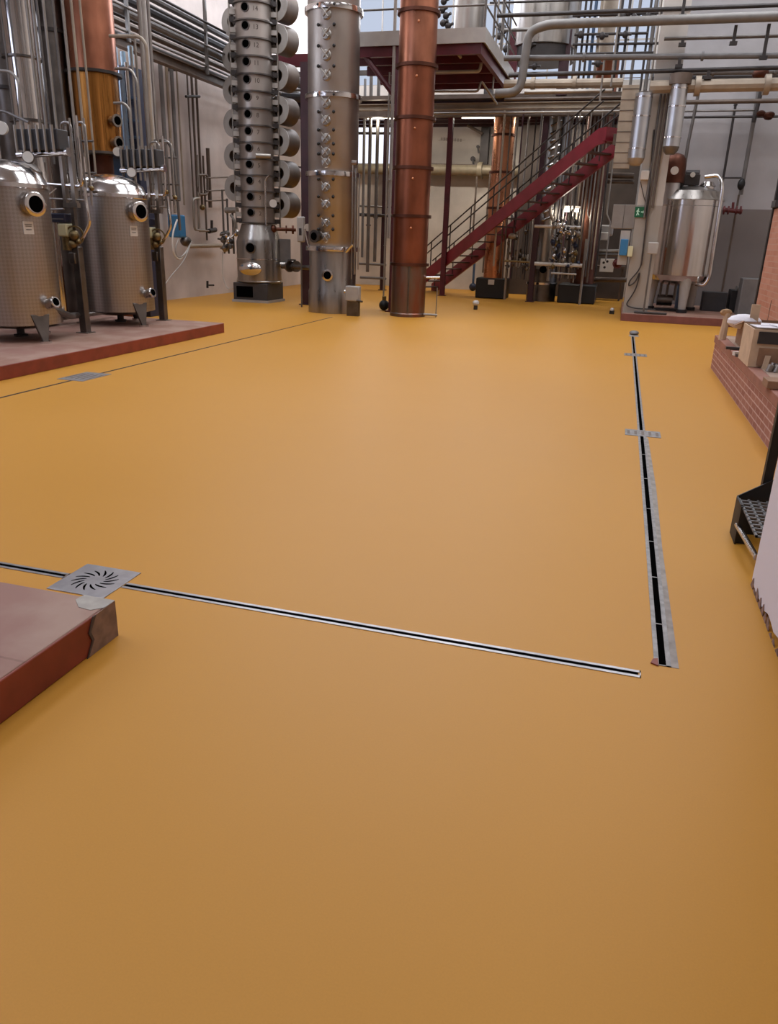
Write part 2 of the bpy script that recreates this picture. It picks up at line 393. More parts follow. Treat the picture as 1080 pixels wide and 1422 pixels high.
bm = nb(); poly(bm, [(.392, 2.88, .0005), (.425, 2.88, .0005), (.418, 4.2, .0005), (.428, 5.4, .0005), (.415, 6.9, .0005), (.392, 7.0, .0005)], (0, 0, .001))
part('filler_strip', bm, st, d)
for k, y in enumerate((3.25, 3.78, 4.3, 4.9, 5.6, 6.3)): part('bridge', box(nb(), .349, .375, y, y+.008, 0, .003), edge_w, d)
drain('slot_drain', 'thin dark slot drain running alongside the far tank platform', 'Y', 4.5, 15.3, -5.715, .03, .014, pipe_b)
# square grate with a whorl of curved slots
cx, cyy = -2.25, 2.778
root = thing('drain_grate', 'square steel grate with a whorl of curved slots beside the near platform', 'drain grate', (cx, cyy, 0))
part('plate', box(nb(), cx-.155, cx+.155, cyy-.15, cyy+.15, 0, .004), edge, root, bevel=.001)
for k in range(14):
    a0 = 2*PI*k/14; pts = []; n = 7
    for j in range(n+1):
        t = j/n; rr_ = .048+.062*t; an = a0+.42*t; wd = .0062*math.sin(PI*(.12+.76*t)); pts.append((rr_, an, wd))
    out = [(cx+(r_)*math.cos(an)-w_*math.sin(an), cyy+r_*math.sin(an)+w_*math.cos(an), .0042) for r_, an, w_ in pts] + \
          [(cx+(r_)*math.cos(an)+w_*math.sin(an), cyy+r_*math.sin(an)-w_*math.cos(an), .0042) for r_, an, w_ in reversed(pts)]
    part('slot', poly(nb(), out, (0, 0, .0006)), hole, root)
def cross(label, x, y, w, d, m=edge_w):
    root = thing('drain_cover', label, 'drain cover', (x, y, 0), 'cover plates over the long drains')
    part('plate', box(nb(), x-w/2, x+w/2, y-d/2, y+d/2, 0, .004), m, root, bevel=.001)
    s = nb()
    for i in range(5):
        xx = x-w*.4+w*.2*i; box(s, xx-.012, xx+.012, y-d*.3, y+d*.3, .004, .0046)
    part('slot', s, pipe_b, root)
cross('worn cover plate across the middle of the right slot drain', .372, 7.08, .31, .24)
cross('small cover plate near the far end of the right slot drain', .378, 12.55, .34, .3)
cross('worn grey cover plate on the left drain in front of the tank platform', -5.74, 7.3, .34, .52)
bm = nb(); ball(bm, (.385, 15.5, .04), .09, (1, 1.3, .5)); o = obj('mortar_heap', bm, mgrey); tag(o, 'small dark mortar heap at the far end of the right drain', 'rubble')
bm = nb(); poly(bm, [(.29, 15.2, 0), (.47, 15.2, 0), (.45, 15.9, 0), (.42, 16.1, 0), (.33, 16.0, 0), (.31, 15.6, 0)], (0, 0, .004)); o = obj('cement_patch', bm, st); tag(o, 'pale cement patch around the far end of the right drain', 'patch')
bm = nb(); poly(bm, [(.315, 2.885, 0), (.345, 2.87, 0), (.345, 2.93, 0), (.325, 2.92, 0)], (0, 0, .006)); o = obj('resin_chip', bm, brickred); tag(o, 'tiny dark red chip where the two near drains meet', 'chip')

def platform(name, label, x0, x1, y0, y1, h, side=brickred):
    root = thing(name, label, 'platform', ((x0+x1)/2, (y0+y1)/2, 0))
    part('kerb', box(nb(), x0, x1, y0, y1, 0, h-.004), side, root, bevel=.006)
    part('tiled_top', box(nb(), x0+.006, x1-.006, y0+.006, y1-.006, h-.02, h), tm, root, bevel=.004)
    return root
np_ = platform('raised_platform', 'near brick red raised platform with dusty tiled top at left edge', -5.0, -1.835, -.6, 2.362, .16)
# broken corner rendered with grey mortar
bm = nb(); poly(bm, [(-1.834, 2.24, .158), (-1.834, 2.20, .10), (-1.834, 2.215, .06), (-1.834, 2.17, 0), (-1.834, 2.366, 0), (-1.834, 2.366, .161)], (.004, 0, 0)); part('mortar_patch', bm, plaster_patch, np_)
bm = nb(); poly(bm, [(-1.834, 2.245, .158), (-1.834, 2.203, .10), (-1.834, 2.218, .06), (-1.834, 2.173, .0), (-1.834, 2.165, .0), (-1.834, 2.205, .06), (-1.834, 2.190, .10), (-1.834, 2.225, .158)], (.0045, 0, 0)); part('crack', bm, ink, np_)
bm = nb(); poly(bm, [(-1.832, 2.368, .1605), (-1.832, 2.30, .1605), (-1.87, 2.262, .1605), (-1.93, 2.268, .1605), (-1.985, 2.32, .1605), (-1.98, 2.368, .1605)], (0, 0, .0015)); part('cement_smear', bm, mat('pale_cement', '#aaa298', .7, 0, noise=.2, nscale=15), np_)
platform('raised_platform', 'long brick red raised platform under the two stainless tanks', -10.55, -6.36, 1.5, 11.79, .16)
pr = platform('raised_platform', 'low red edged plinth under the polished tank at right', .12, 5.6, 18.35, 22.25, .17, side=mat('faded_kerb_red', '#7c4a42', .55, 0, noise=.2, nscale=6))

# ------------------------------------------------------------------ jacketed tanks on the far platform (second one modelled, first one copied)
DY = -2.24
def uvcyl(r, z0, z1, c, seg=64):
    bm = nb(); uv = bm.loops.layers.uv.new('UVMap'); vs = []
    for k in range(seg+1):
        a = 2*PI*k/seg; vs.append([bm.verts.new((c[0]+r*math.cos(a), c[1]+r*math.sin(a), z)) for z in (z0, z1)])
    for k in range(seg):
        f = bm.faces.new((vs[k][0], vs[k+1][0], vs[k+1][1], vs[k][1]))
        for l, (u, v) in zip(f.loops, ((k, z0), (k+1, z0), (k+1, z1), (k, z1))): l[uv].uv = (u/seg*2*PI*r, v)
    return bm
def jacket_tank(c, label):
    R = .55; x, y = c
    t = thing('process_tank', label, 'tank', (x, y, .16), 'jacketed stainless tanks on the far platform')
    b = uvcyl(R, .38, 2.05, c); part('jacket', b, jm, t, angle=60)
    b = nb(); lathe(b, [(.06, .30), (.3, .32), (.5, .37), (R, .40)], (x, y, 0), seg=56); part('bottom_dish', b, steel, t)
    b = nb(); lathe(b, [(R-.01, 2.03), (R+.012, 2.05), (R+.012, 2.10), (R-.01, 2.13), (.5, 2.22), (.38, 2.31), (.2, 2.37), (.03, 2.39)], (x, y, 0), seg=56); part('domed_lid', b, steel_sh, t)
    for a in (-20, 100, 220):
        ar = math.radians(a); u = Vector((math.cos(ar), math.sin(ar), 0)); v = Vector((-u.y, u.x, 0)); b = nb()
        p = Vector((x, y, 0))+u*(R-.05)
        outl = [p+v*.13+Vector((0, 0, .52)), p-v*.13+Vector((0, 0, .52)), p+u*.07-v*.035+Vector((0, 0, .18)), p+u*.07+v*.035+Vector((0, 0, .18))]
        poly(b, outl, u*.045); lg = part('leg', b, steel_dk, t, bevel=.006)
        b = nb(); cyl(b, p+u*.1+Vector((0, 0, .16)), p+u*.1+Vector((0, 0, .185)), .075); part('foot_pad', b, steel_sh, lg)
    # manway nozzle facing the hall
    def nozzle(name, ang, z, r, length, m1=steel_sh, elev=0, tgt=t):
        ar = math.radians(ang); u = Vector((math.cos(ar)*math.cos(elev), math.sin(ar)*math.cos(elev), math.sin(elev)))
        p = Vector((x, y, z))+Vector((math.cos(ar), math.sin(ar), 0))*(R-.06)
        b = nb(); lathe(b, [(r*.86, 0), (r*.86, length*.62), (r*1.0, length*.64), (r*1.08, length*.72), (r*1.08, length), (r*.95, length+.01), (r*.72, length+.01)], p, u, seg=32); o = part(name, b, m1, tgt)
        b = nb(); lathe(b, [(r*.74, length+.008), (r*.70, length+.014)], p, u, seg=32); part('sight_glass', b, hole, o)
    nozzle('manway', -17, 1.86, .135, .2)
    nozzle('outlet_valve', -6, .62, .07, .2, steel_sh, .3)
    b = nb(); ar = math.radians(-22); u = Vector((math.cos(ar), math.sin(ar), 0)); cbox(b, Vector((x, y, 1.58))+u*(R+.004), (.012, .13, .15), ar); pl = part('name_plate', b, white, t)
    b = nb(); v = Vector((-u.y, u.x, 0))
    for k, (z, w) in enumerate(((1.62, .09), (1.60, .08), (1.56, .07))): cbox(b, Vector((x, y, z))+u*(R+.011), (.003, w, .01), ar)
    part('print', b, mgrey, pl)
    b = nb(); lathe(b, [(.05, .33), (.05, .22), (.09, .22), (.09, .19)], (x, y, 0)); part('bottom_outlet', b, black, t)
    # lid fittings
    b = nb(); cyl(b, (x+.05, y-.2, 2.3), (x+.05, y-.2, 2.36), .05); part('lid_socket', b, steel_dk, t)
    return t
T2 = (-7.72, 10.85)
jacket_tank(T2, 'dimpled stainless tank further back on the platform below the orange copper column')
t1 = jacket_tank((T2[0], T2[1]+DY), 'dimpled stainless tank nearest the viewer, cut by the left edge')

# header manifolds above each tank: dark valve block, cross pipe, dial gauge
def manifold(dy, where, cp):
    y = 11.3+dy
    def P(px, py, q=0): v = atY(px, py, 11.3); return Vector((v.x, y+q, v.z))
    a, b_ = P(170, 208), P(224, 232)
    t = thing('valve_manifold', 'dark valve manifold with steel header and dial gauge above the %s tank' % where, 'manifold', ((a.x+b_.x)/2, y, 2.4), 'valve manifolds above the tanks')
    b = nb(); box(b, a.x, b_.x, y-.1, y+.1, b_.z, a.z); part('valve_block', b, dgrey, t, bevel=.01)
    b = nb()
    for k in range(6):
        xx = a.x+(b_.x-a.x)*(k+.5)/6; cyl(b, (xx, y-.13, b_.z-.03), (xx, y-.13, a.z+.04), .018)
    part('valve_stem', b, pipe_l, t)
    p, q = P(168, 237), P(226, 234); b = nb(); tube(b, [p, q], .04, 16); part('header', b, steel_sh, t)
    b = nb(); cyl(b, q-Vector((.01, 0, 0)), q+Vector((.04, 0, 0)), .055); part('end_cap', b, steel_sh, t)
    g = P(191, 241); n = Vector((.45, -.85, .1)).normalized(); g = g+Vector((0, -.16, 0)); b = nb(); cyl(b, g-n*.03, g+n*.02, .075, seg=24); ga = part('gauge_case', b, steel_dk, t)
    b = nb(); cyl(b, g+n*.021, g+n*.026, .066, seg=24); part('dial', b, glassm, ga)
    b = nb(); tube(b, [g-n*.02, g-n*.14], .018); part('gauge_stem', b, steel, t)
manifold(0, 'farther', 0); manifold(DY, 'nearer', 0)

# square posts with control valves
POSTX = -7.40
def post_station(yy, where):
    x = POSTX
    t = thing('control_post', 'square steel post carrying a control valve, beside the %s tank' % where, 'post', (x, yy, .16), 'square control valve posts between the tanks')
    b = nb(); box(b, x-.055, x+.055, yy-.055, yy+.055, .17, 1.35); part('column', b, steel_dk, t, bevel=.008)
    b = nb(); box(b, x-.1, x+.1, yy-.09, yy+.09, .16, .172); part('base_plate', b, steel, t)
    b = nb(); box(b, x-.08, x+.02, yy-.1, yy+.1, 1.12, 1.27); part('bracket', b, steel_dk, t, bevel=.01)
    b = nb(); box(b, x-.30, x-.06, yy-.12, yy+.06, 1.66, 1.78); cp = part('controller', b, navy, t, bevel=.012)
    b = nb(); box(b, x-.28, x-.08, yy-.124, yy-.118, 1.70, 1.715); part('vent_slot', b, mgrey, cp)
    b = nb(); box(b, x-.20, x-.05, yy-.12, yy+.05, 1.48, 1.65); part('actuator_box', b, cream_p, t, bevel=.02)
    b = nb(); cyl(b, (x-.12, yy-.03, 1.30), (x-.12, yy-.03, 1.48), .075, seg=20); part('actuator_base', b, brass, t)
    b = nb(); ball(b, (x+.02, yy-.06, 1.50), .07); ball(b, (x-.02, yy-.06, 1.38), .06); ball(b, (x+.07, yy-.04, 1.42), .04); ringw(b, (x+.03, yy-.06, 1.5), (.3, -1, 0), .13, .11, .02); part('brass_valve', b, brass, t)
    for k, (dx, w) in enumerate(((-.10, .024), (.05, .028))):
        b = nb(); box(b, x+dx-w, x+dx+w, yy-.03, yy+.03, 1.9, 2.75); part('upright_bar', b, steel, t)
    b = nb(); box(b, x-.13, x+.10, yy-.035, yy+.035, 1.86, 1.92); part('cross_plate', b, steel, t)
    b = nb(); box(b, x-.02, x+.03, yy-.03, yy+.03, 1.35, 1.9); part('riser', b, steel_dk, t)
    b = nb(); tube(b, [(x-.75, yy, 2.18), (x+.18, yy, 2.13), (x+.20, yy, 2.3), (x+.20, yy, 3.0)], .02, 10); part('steam_line', b, steel_sh, t)
    b = nb(); tube(b, [(x+.05, yy-.02, 1.42), (x+.12, yy-.02, 1.46), (x+.27, yy-.02, 1.66), (x+.24, yy-.02, 2.12)], .022, 10, .08); part('bent_line', b, steel_sh, t)
    b = nb(); tube(b, [(x-.22, yy-.05, 1.66), (x-.34, yy-.05, 1.8), (x-.36, yy-.05, 2.0), (x-.2, yy-.05, 2.1)], .008, 8); part('cable', b, white, t)
    b = nb(); tube(b, [(x-.38, yy, .5), (x-.38, yy, 1.3), (x-.42, yy, 1.6), (x-.42, yy, 2.0)], .018, 10); part('down_line', b, steel_sh, t)
    b = nb(); tube(b, [(x-.75, yy, 1.98), (x+.2, yy, 1.96)], .014); tube(b, [(x-.6, yy, 1.82), (x-.15, yy, 1.84)], .014); part('small_line', b, pipe_l, t)
    return t
post_station(9.54, 'nearer'); post_station(11.6, 'farther')
# pipe along the platform behind the tank feet
pipe('drain_pipe', 'low steel pipe running along the platform behind the tank feet', [(-8.35, 4, .26), (-8.35, 11.6, .26)], .035, steel)
pipe('drain_pipe', 'short elbow pipe from the near tank outlet to the square post', [(-7.22, 8.62, .60), (-7.22, 9.0, .45), (-7.42, 9.42, .42)], .045, steel_dk)

# bundles of thin risers standing next to the manifolds
def bundle(yy, where, n0, z1=2.95):
    t = thing('pipe_rack', 'bundle of thin looped steel risers between manifold and post beside the %s tank' % where, 'pipe bundle', (-7.6, yy, 2.0), 'bundles of looped steel risers')
    xs = [-7.62+.075*k for k in range(6)]
    for k, x in enumerate(xs):
        b = nb(); top = z1+.1*(k % 3)
        if k in (0, 3): tube(b, [(x, yy, 1.95), (x, yy, top), (x+.16, yy, top), (x+.16, yy, 2.0)], .017, 8, .07)
        else: tube(b, [(x, yy, 1.9), (x, yy, top-.15)], .015, 8)
        part('riser', b, steel, t)
    b = nb()
    for z in (2.08, 2.32, 2.72): tube(b, [(xs[0]-.08, yy+.03, z), (xs[-1]+.1, yy+.03, z)], .014)
    part('clamp_bar', b, pipe_g, t)
    for k, (x, z) in enumerate(((-7.55, 2.15), (-7.35, 2.2), (-7.2, 2.12))):
        b = nb(); ball(b, (x, yy-.03, z), .035); tube(b, [(x, yy-.03, z), (x, yy-.1, z+.02)], .012); part('tap', b, brass if k else steel_sh, t)
bundle(11.9, 'farther', 0); bundle(9.75, 'nearer', 1)

# long thin vertical pipes in front of the left wall
vl = [(8, 10.6, .014, pipe_g, 2.7), (20, 10.4, .014, pipe_g, 2.9), (44, 10.3, .022, pipe_l, 2.5), (52, 10.35, .028, steel, 2.6), (58, 10.6, .018, pipe_g, 2.5),
      (67, 10.3, .020, pipe_l, 2.55), (80, 10.4, .020, pipe_g, 2.6), (93, 10.5, .022, pipe_l, 2.3), (105, 10.6, .020, cream, 2.3), (117, 11.2, .018, cream, 2.0)]
for k, (px, Y, r_, m, z0) in enumerate(vl):
    pipe('riser_pipe', 'thin vertical steel riser above the near tank, %s from the left edge' % ORD[k], vp(px, 70, Y, z0, 7.4), r_, m, 'thin risers above the near tank')
for k, (px, Y, r_, m, z0, z1) in enumerate(((203, 12.6, .035, pipe_l, 1.9, 7.2), (209, 12.9, .045, lgrey, 2.3, 7.2), (215, 12.5, .028, steel, 2.2, 7.2), (194, 12.4, .02, pipe_l, 2.4, 4.6), (188, 12.3, .02, pipe_l, 2.4, 4.4))):
    pipe('riser_pipe', 'pale vertical riser right of the blue unit, %s of five' % ORD[k], vp(px, 150, Y, z0, z1), r_, m, 'pale risers beside the blue unit')
# small loops and curved pipes
def PY(px, py, Y): return tuple(atY(px, py, Y))
pipe('bent_pipe', 'curved steel pipe arching in at the left edge over the near tank', [PY(-15, 97, 10), PY(15, 99, 10), PY(26, 112, 10), PY(30, 200, 10)], .02, pipe_l, br=.12)
pipe('bent_pipe', 'lower curved pipe beside the dial at the left edge', [PY(-15, 152, 9.6), PY(8, 155, 9.6), PY(22, 162, 9.6), PY(40, 170, 9.6)], .018, pipe_g, br=.1)
pipe('bent_pipe', 'pipe elbow leaving the top of the blue unit', [PY(160, 95, 12.2), PY(182, 96, 12.2), PY(190, 112, 12.2), PY(198, 225, 12.2)], .022, pipe_l, br=.15)
pipe('bent_pipe', 'short elbow beside the upper porthole of the orange column', [PY(158, 143, 11.9), PY(172, 143, 11.9), PY(180, 152, 11.9), PY(184, 215, 11.9)], .022, pipe_l, br=.15)
pipe('bent_pipe', 'arched pipe joining the risers to the left wall near the blue actuator', [PY(213, 196, 12.6), PY(232, 194, 12.6), PY(241, 212, 12.6), PY(250, 320, 12.6)], .025, pipe_g, br=.2)
pipe('bent_pipe', 'long horizontal pipe with a drop elbow in front of the wall rack', [PY(152, 50, 12), PY(195, 51, 12), PY(203, 62, 12), PY(214, 240, 12)], .026, cream, br=.2)

# ------------------------------------------------------------------ columns of the left cluster
def lathe_thing(nm, lab, cat, x, y, prof_parts, z0=0):
    t = thing(nm, lab, cat, (x, y, z0)); 
    for n_, pr_, m in prof_parts: part(n_, lathe(nb(), pr_, (x, y, 0), seg=44), m, t)
    return t
# copper column above the far tank: centre ray through px 133
p = atY(134, 150, 12.45); cxx = p.x; Rc = .40
zb, zj = atY(137, 209, 12.05).z, atY(130, 96, 12.05).z
t = lathe_thing('copper_column', 'orange and brown copper column rising behind the farther tank, with two portholes', 'column', cxx, 12.45,
    [('upper_shell', [(Rc, zj), (Rc, 7.6)], copper), ('lower_shell', [(Rc*.97, zb), (Rc*.97, zj)], copper_o),
     ('flange', [(Rc+.06, zj-.02), (Rc+.06, zj+.025)], pipe_d), ('flange', [(Rc+.09, zb-.04), (Rc+.09, zb)], steel_dk),
     ('neck', [(.2, .9), (.2, zb-.03)], copper_k), ('pot', [(.30, 0), (.42, .05), (.45, .5), (.38, .95), (.21, 1.1)], copper_k)])
for k, py in enumerate((165, 196)):
    q = atY(158, py, 12.1); n = Vector((.95, -.3, 0)).normalized(); base = Vector((cxx, 12.45, q.z))+n*(Rc-.06)
    b = nb(); lathe(b, [(.075, 0), (.075, .14), (.10, .15), (.10, .19), (.068, .19)], base, n, seg=24); o = part('porthole', b, steel, t)
    b = nb(); lathe(b, [(.07, .186), (.066, .193)], base, n, seg=24); part('sight_glass', b, hole, o)
q = atY(163, 211, 12.1); b = nb(); n = Vector((.5, -.8, 0)).normalized(); cyl(b, q, Vector(q)+n*.05, .07, seg=20); part('dial', b, glassm, t)
# polished column behind the near tank
p = atY(36, 120, 10.9)
t = lathe_thing('steel_column', 'tall mirror polished steel column behind the near tank', 'column', p.x, 10.9,
    [('shell', [(.24, .16), (.24, 7.5)], steel_sh), ('flange', [(.29, atY(36, 78, 10.7).z), (.29, atY(36, 75, 10.7).z)], steel_dk), ('flange', [(.29, 3.1), (.29, 3.14)], steel_dk)])
p = atY(10, 120, 11.2)
lathe_thing('steel_column', 'dull grey steel column cut by the left edge of the view', 'column', p.x, 11.2, [('shell', [(.22, .16), (.22, 7.5)], steel_dk), ('flange', [(.26, 3.6), (.26, 3.65)], pipe_d)])
p = atY(78, 120, 12.2)
lathe_thing('steel_column', 'dark riveted steel column between the risers and the copper column', 'column', p.x, 12.2, [('shell', [(.22, 0), (.22, 7.5)], steel_dk), ('flange', [(.26, 4.6), (.26, 4.65)], pipe_d), ('flange', [(.26, 3.1), (.26, 3.15)], pipe_d)])
p = atY(76, 240, 9.9)
lathe_thing('steel_cylinder', 'short grey steel vessel filling the gap behind the near tank', 'vessel', -8.6, 9.95, [('shell', [(.02, .16), (.33, .2), (.33, 2.35), (.25, 2.45), (.02, 2.5)], steel_dk)], .16)
# pressure gauge at the very left
g = atY(3, 178, 9.5); b = nb(); n = Vector((.35, -.93, 0)); cyl(b, Vector(g), Vector(g)+n*.05, .085, seg=24); o = obj('pressure_gauge', b, glassm); tag(o, 'round white pressure gauge at the left edge above the near tank', 'gauge')

# ------------------------------------------------------------------ blue exchanger frame
a = atY(157, 92, 13.3); b_ = atY(196, 232, 13.3)
t = thing('heat_exchanger', 'blue plate heat exchanger frame with pale pipes behind the orange column', 'heat exchanger', ((a.x+b_.x)/2, 13.3, 0))
part('body', box(nb(), a.x-.25, b_.x-.22, 13.2, 13.7, 0, a.z), blue_d, t, bevel=.02)
part('side_panel', box(nb(), b_.x-.20, b_.x+.0, 13.25, 13.65, 0, a.z-.02), navy, t, bevel=.01)
for py in (98, 136, 167, 190, 212):
    z = atY(170, py, 13.1).z; part('tie_bar', box(nb(), a.x-.3, b_.x+.08, 13.12, 13.2, z-.02, z+.02), blue_d, t)
for k, px in enumerate((164, 172, 180)):
    q = atY(px, 150, 13.05); b = nb(); cyl(b, (q.x, 13.05, 1.5), (q.x, 13.05, a.z-.1+.05*k), .05 if k == 1 else .03); part('front_pipe', b, mat('blue_grey_pipe', '#7f93a8', .4, .3) if k == 1 else pipe_l, t)
for k in range(4):
    x = a.x-.1+.16*k; b = nb(); cyl(b, (x, 13.3, a.z), (x, 13.3, a.z+.22+.08*(k % 2)), .045); part('top_nozzle', b, cyan, t)

# ------------------------------------------------------------------ pipe rack high on the left wall
RX = -9.8
def rack(lab, py, r_, m, X=RX, y0=7, y1=26.5, nm='rack_pipe', refx=250):
    z = atX(refx, py, X).z; return pipe(nm, lab, [(X, y0, z), (X, y1, z)], r_, m, 'pipes on the left wall rack')
rk = [(12, .025, pipe_d, -9.5), (18, .075, mgrey, -9.9), (29, .03, pipe_d, -9.6), (36, .09, dgrey, -9.95), (46, .022, pipe_g, -9.55), (53, .07, mgrey, -9.7), (60, .03, pipe_d, -9.85), (68, .06, pipe_b, -10.0), (76, .022, pipe_g, -9.6), (82, .03, mgrey, -9.9)]
for k, (py, r_, m, X) in enumerate(rk): rack('%s pipe from the top on the rack running along the left wall' % ORD[k].capitalize() if False else '%s pipe down from the top in the rack along the left wall' % ORD[k], py, r_, m, X)
z = atX(250, 92, -9.75).z
t = thing('rack_beam', 'dark steel beam under the pipe rack along the left wall', 'beam', (-9.75, 16, z))
b = nb(); box(b, -9.84, -9.66, 7, 26.6, z+.07, z+.09); box(b, -9.76, -9.74, 7, 26.6, z-.07, z+.07); box(b, -9.84, -9.66, 7, 26.6, z-.09, z-.07); part('girder', b, pipe_b, t)
for k, y in enumerate((8.5, 11.5, 14.5, 17.5, 20.5, 23.5)):
    b = nb(); box(b, -10.6, -9.6, y-.03, y+.03, z+.09, z+.15); box(b, -9.62, -9.56, y-.03, y+.03, z, z+1.6); part('bracket', b, pipe_g, t)
# vertical pipes on the left wall
wv_ = [(228, 180, .05, mgrey, 1.6, 5.3), (236, 180, .035, cream, 2.0, 5.3), (244, 200, .045, mgrey, 2.3, 5.3), (251, 200, .022, cream, 2.2, 5.3), (262, 150, .02, pipe_b, 2.4, 5.3), (268, 150, .03, pipe_b, 1.7, 5.3), (274, 150, .03, pipe_b, 2.2, 5.3), (281, 200, .025, pipe_b, 1.4, 3.4), (288, 200, .05, pipe_b, 2.2, 3.6)]
for k, (px, py, r_, m, z0, z1) in enumerate(wv_):
    q = atX(px, py, -10.45); pipe('wall_pipe', '%s vertical pipe from the left fixed to the white left wall' % ORD[k], [(-10.45, q.y, z0), (-10.45, q.y, z1)], r_, m, 'vertical pipes on the left wall')
def PX(px, py, X=-10.4): return tuple(atX(px, py, X))
pipe('wall_pipe', 'pale elbow pipe low on the left wall near the blue actuator', [PX(283, 320), PX(270, 319), PX(268, 276), PX(276, 275)], .03, pipe_l)
pipe('wall_pipe', 'second pale elbow pipe on the left wall ending at a dark valve', [PX(300, 320), PX(276, 321), PX(274, 215)], .025, pipe_l)
pipe('wall_pipe', 'horizontal cream pipe low on the left wall', [PX(262, 342), PX(310, 341)], .05, cream)
for k, py in enumerate((247, 265, 279)): pipe('wall_pipe', 'short horizontal pipe on the left wall, %s down beside the bubble column' % ORD[k], [PX(286, py), PX(316, py-1)], .018, pipe_b, 'short horizontal pipes on the left wall')
q = atX(277, 162, -10.4); pipe('wall_pipe', 'dark horizontal bar joining two pipes high on the left wall', [PX(258, 134), PX(277, 134)], .03, pipe_d)
# clamp frame on wall
t = thing('pipe_loop', 'dark rectangular pipe loop fixed on the left wall', 'pipe frame', PX(282, 250))
part('loop', tube(nb(), [PX(275, 243), PX(288, 243), PX(288, 270), PX(275, 270), PX(275, 243)], .03), pipe_b, t)
part('bulb', ball(nb(), PX(281, 288), .07), brass, t)
t = thing('hand_valve', 'small dark hand valve sticking out of the left wall pipe', 'valve', PX(294, 318))
part('body', tube(nb(), [PX(290, 321, -10.4), PX(299, 319, -10.4)], .06), pipe_d, t); part('handle', tube(nb(), [PX(294, 318), PX(294, 306)], .035), pipe_d, t)
t = thing('wall_tap', 'small black tap low down on the left wall', 'tap', PX(288, 395))
part('handle', tube(nb(), [PX(288, 390), PX(288, 400)], .03), black, t); part('spout', tube(nb(), [PX(288, 396), PX(297, 396, -10.3)], .02), black, t)
# blue actuator with hoses
t = thing('pump_actuator', 'bright blue actuator hanging on the left wall with looping white hoses', 'actuator', PX(247, 320, -10.2))
a = atX(240, 298, -10.15); c = atX(253, 330, -10.15)
part('body', box(nb(), -10.3, -10.0, a.y, c.y-.05, c.z, a.z), blue, t, bevel=.03); part('cap', box(nb(), -10.25, -10.05, c.y-.25, c.y, (a.z+c.z)/2, a.z-.02), blue, t, bevel=.03)
part('motor', ball(nb(), PX(258, 335, -10.1), .12, (1, 1.4, 1)), steel_dk, t)
part('hose', tube(nb(), [PX(246, 305, -9.95), PX(239, 325, -9.95), PX(240, 352, -9.95), PX(249, 362, -9.95), PX(262, 345, -10)], .02, 8, .3), white, t)
part('hose', tube(nb(), [PX(248, 332, -9.95), PX(243, 345, -9.95), PX(246, 358, -9.95), PX(256, 355, -9.95), PX(266, 335, -10)], .015, 8, .3), lgrey, t)
part('hose', tube(nb(), [PX(266, 335, -10), PX(256, 362, -9.9), PX(236, 385, -9.9), PX(226, 400, -9.9)], .01, 8, .3), lgrey, t)
t = thing('junction_box', 'small white box behind the farther control post', 'box', PX(232, 315, -9.6))
part('case', box(nb(), -9.6, -9.45, 14.55, 14.8, 1.85, 2.12), cream_p, t, bevel=.01)

# ------------------------------------------------------------------ bubble cap column on its dark base
x, y = -8.66, 18.0
t = thing('bubble_column', 'stainless still column of stacked numbered sections on a square black base', 'still column', (x, y, 0))
b = nb(); box(b, x-.49, x+.43, y-.49, y+.45, .05, .46); part('base_box', b, dgrey, t, bevel=.01)
part('opening', box(nb(), x-.40, x+.04, y-.497, y-.485, .12, .38), hole, t)
part('base_slab', box(nb(), x-.52, x+.46, y-.52, y+.48, 0, .06), lgrey, t)
lathe_p = [(.50, .44), (.56, .48), (.56, .50), (.545, .52), (.545, 1.42), (.52, 1.5), (.44, 1.72), (.41, 1.82)]
part('vessel', lathe(nb(), lathe_p, (x, y, 0), seg=56), steel, t)
b = nb(); ringw(b, (x, y, 1.02), (0, 0, 1), .56, .52, .025, 56); part('weld_band', b, steel_sh, t)
z0, dz = 1.86, .350; NS = 14; Rs = .405
tw = Vector((-x, -y, 0)).normalized(); sd = Vector((tw.y*-1, tw.x, 0))*-1    # sd points right as seen from the hall
sd = Vector((-tw.y, tw.x, 0)); 
for k in range(NS):
    zz = z0+dz*k
    s = part('section', lathe(nb(), [(Rs, zz), (Rs, zz+dz)], (x, y, 0), seg=56), steel_col, t)
    b = nb(); lathe(b, [(Rs, zz-.03), (Rs+.055, zz-.03), (Rs+.055, zz+.0), (Rs, zz)], (x, y, 0), seg=56); part('flange', b, steel_dk, s)
    # round sight port, left of centre, enlarged dark to stand in for its triangular shadow
    n = (tw*.9-sd*.42).normalized(); c = Vector((x, y, zz+dz*.62))+n*(Rs-.03)
    b = nb(); lathe(b, [(.10, 0), (.10, .045), (.085, .05), (.07, .05)], c, n, seg=20); pt = part('sight_port', b, steel_dk, s); b = nb(); lathe(b, [(.082, .04), (.078, .054)], c, n, seg=20); part('port_glass', b, hole, s)
    if k < NS:
        n = (tw*.97+sd*.12).normalized(); c = Vector((x, y, zz+dz*.55))+n*(Rs+.0015); ex = Vector((0, 0, 1)).cross(n)
        M = Matrix(((ex.x, 0, n.x, c.x), (ex.y, 0, n.y, c.y), (ex.z, 1, n.z, c.z), (0, 0, 0, 1)))
        part('number', text_bm(str(k+2), .13, M), ink, s)
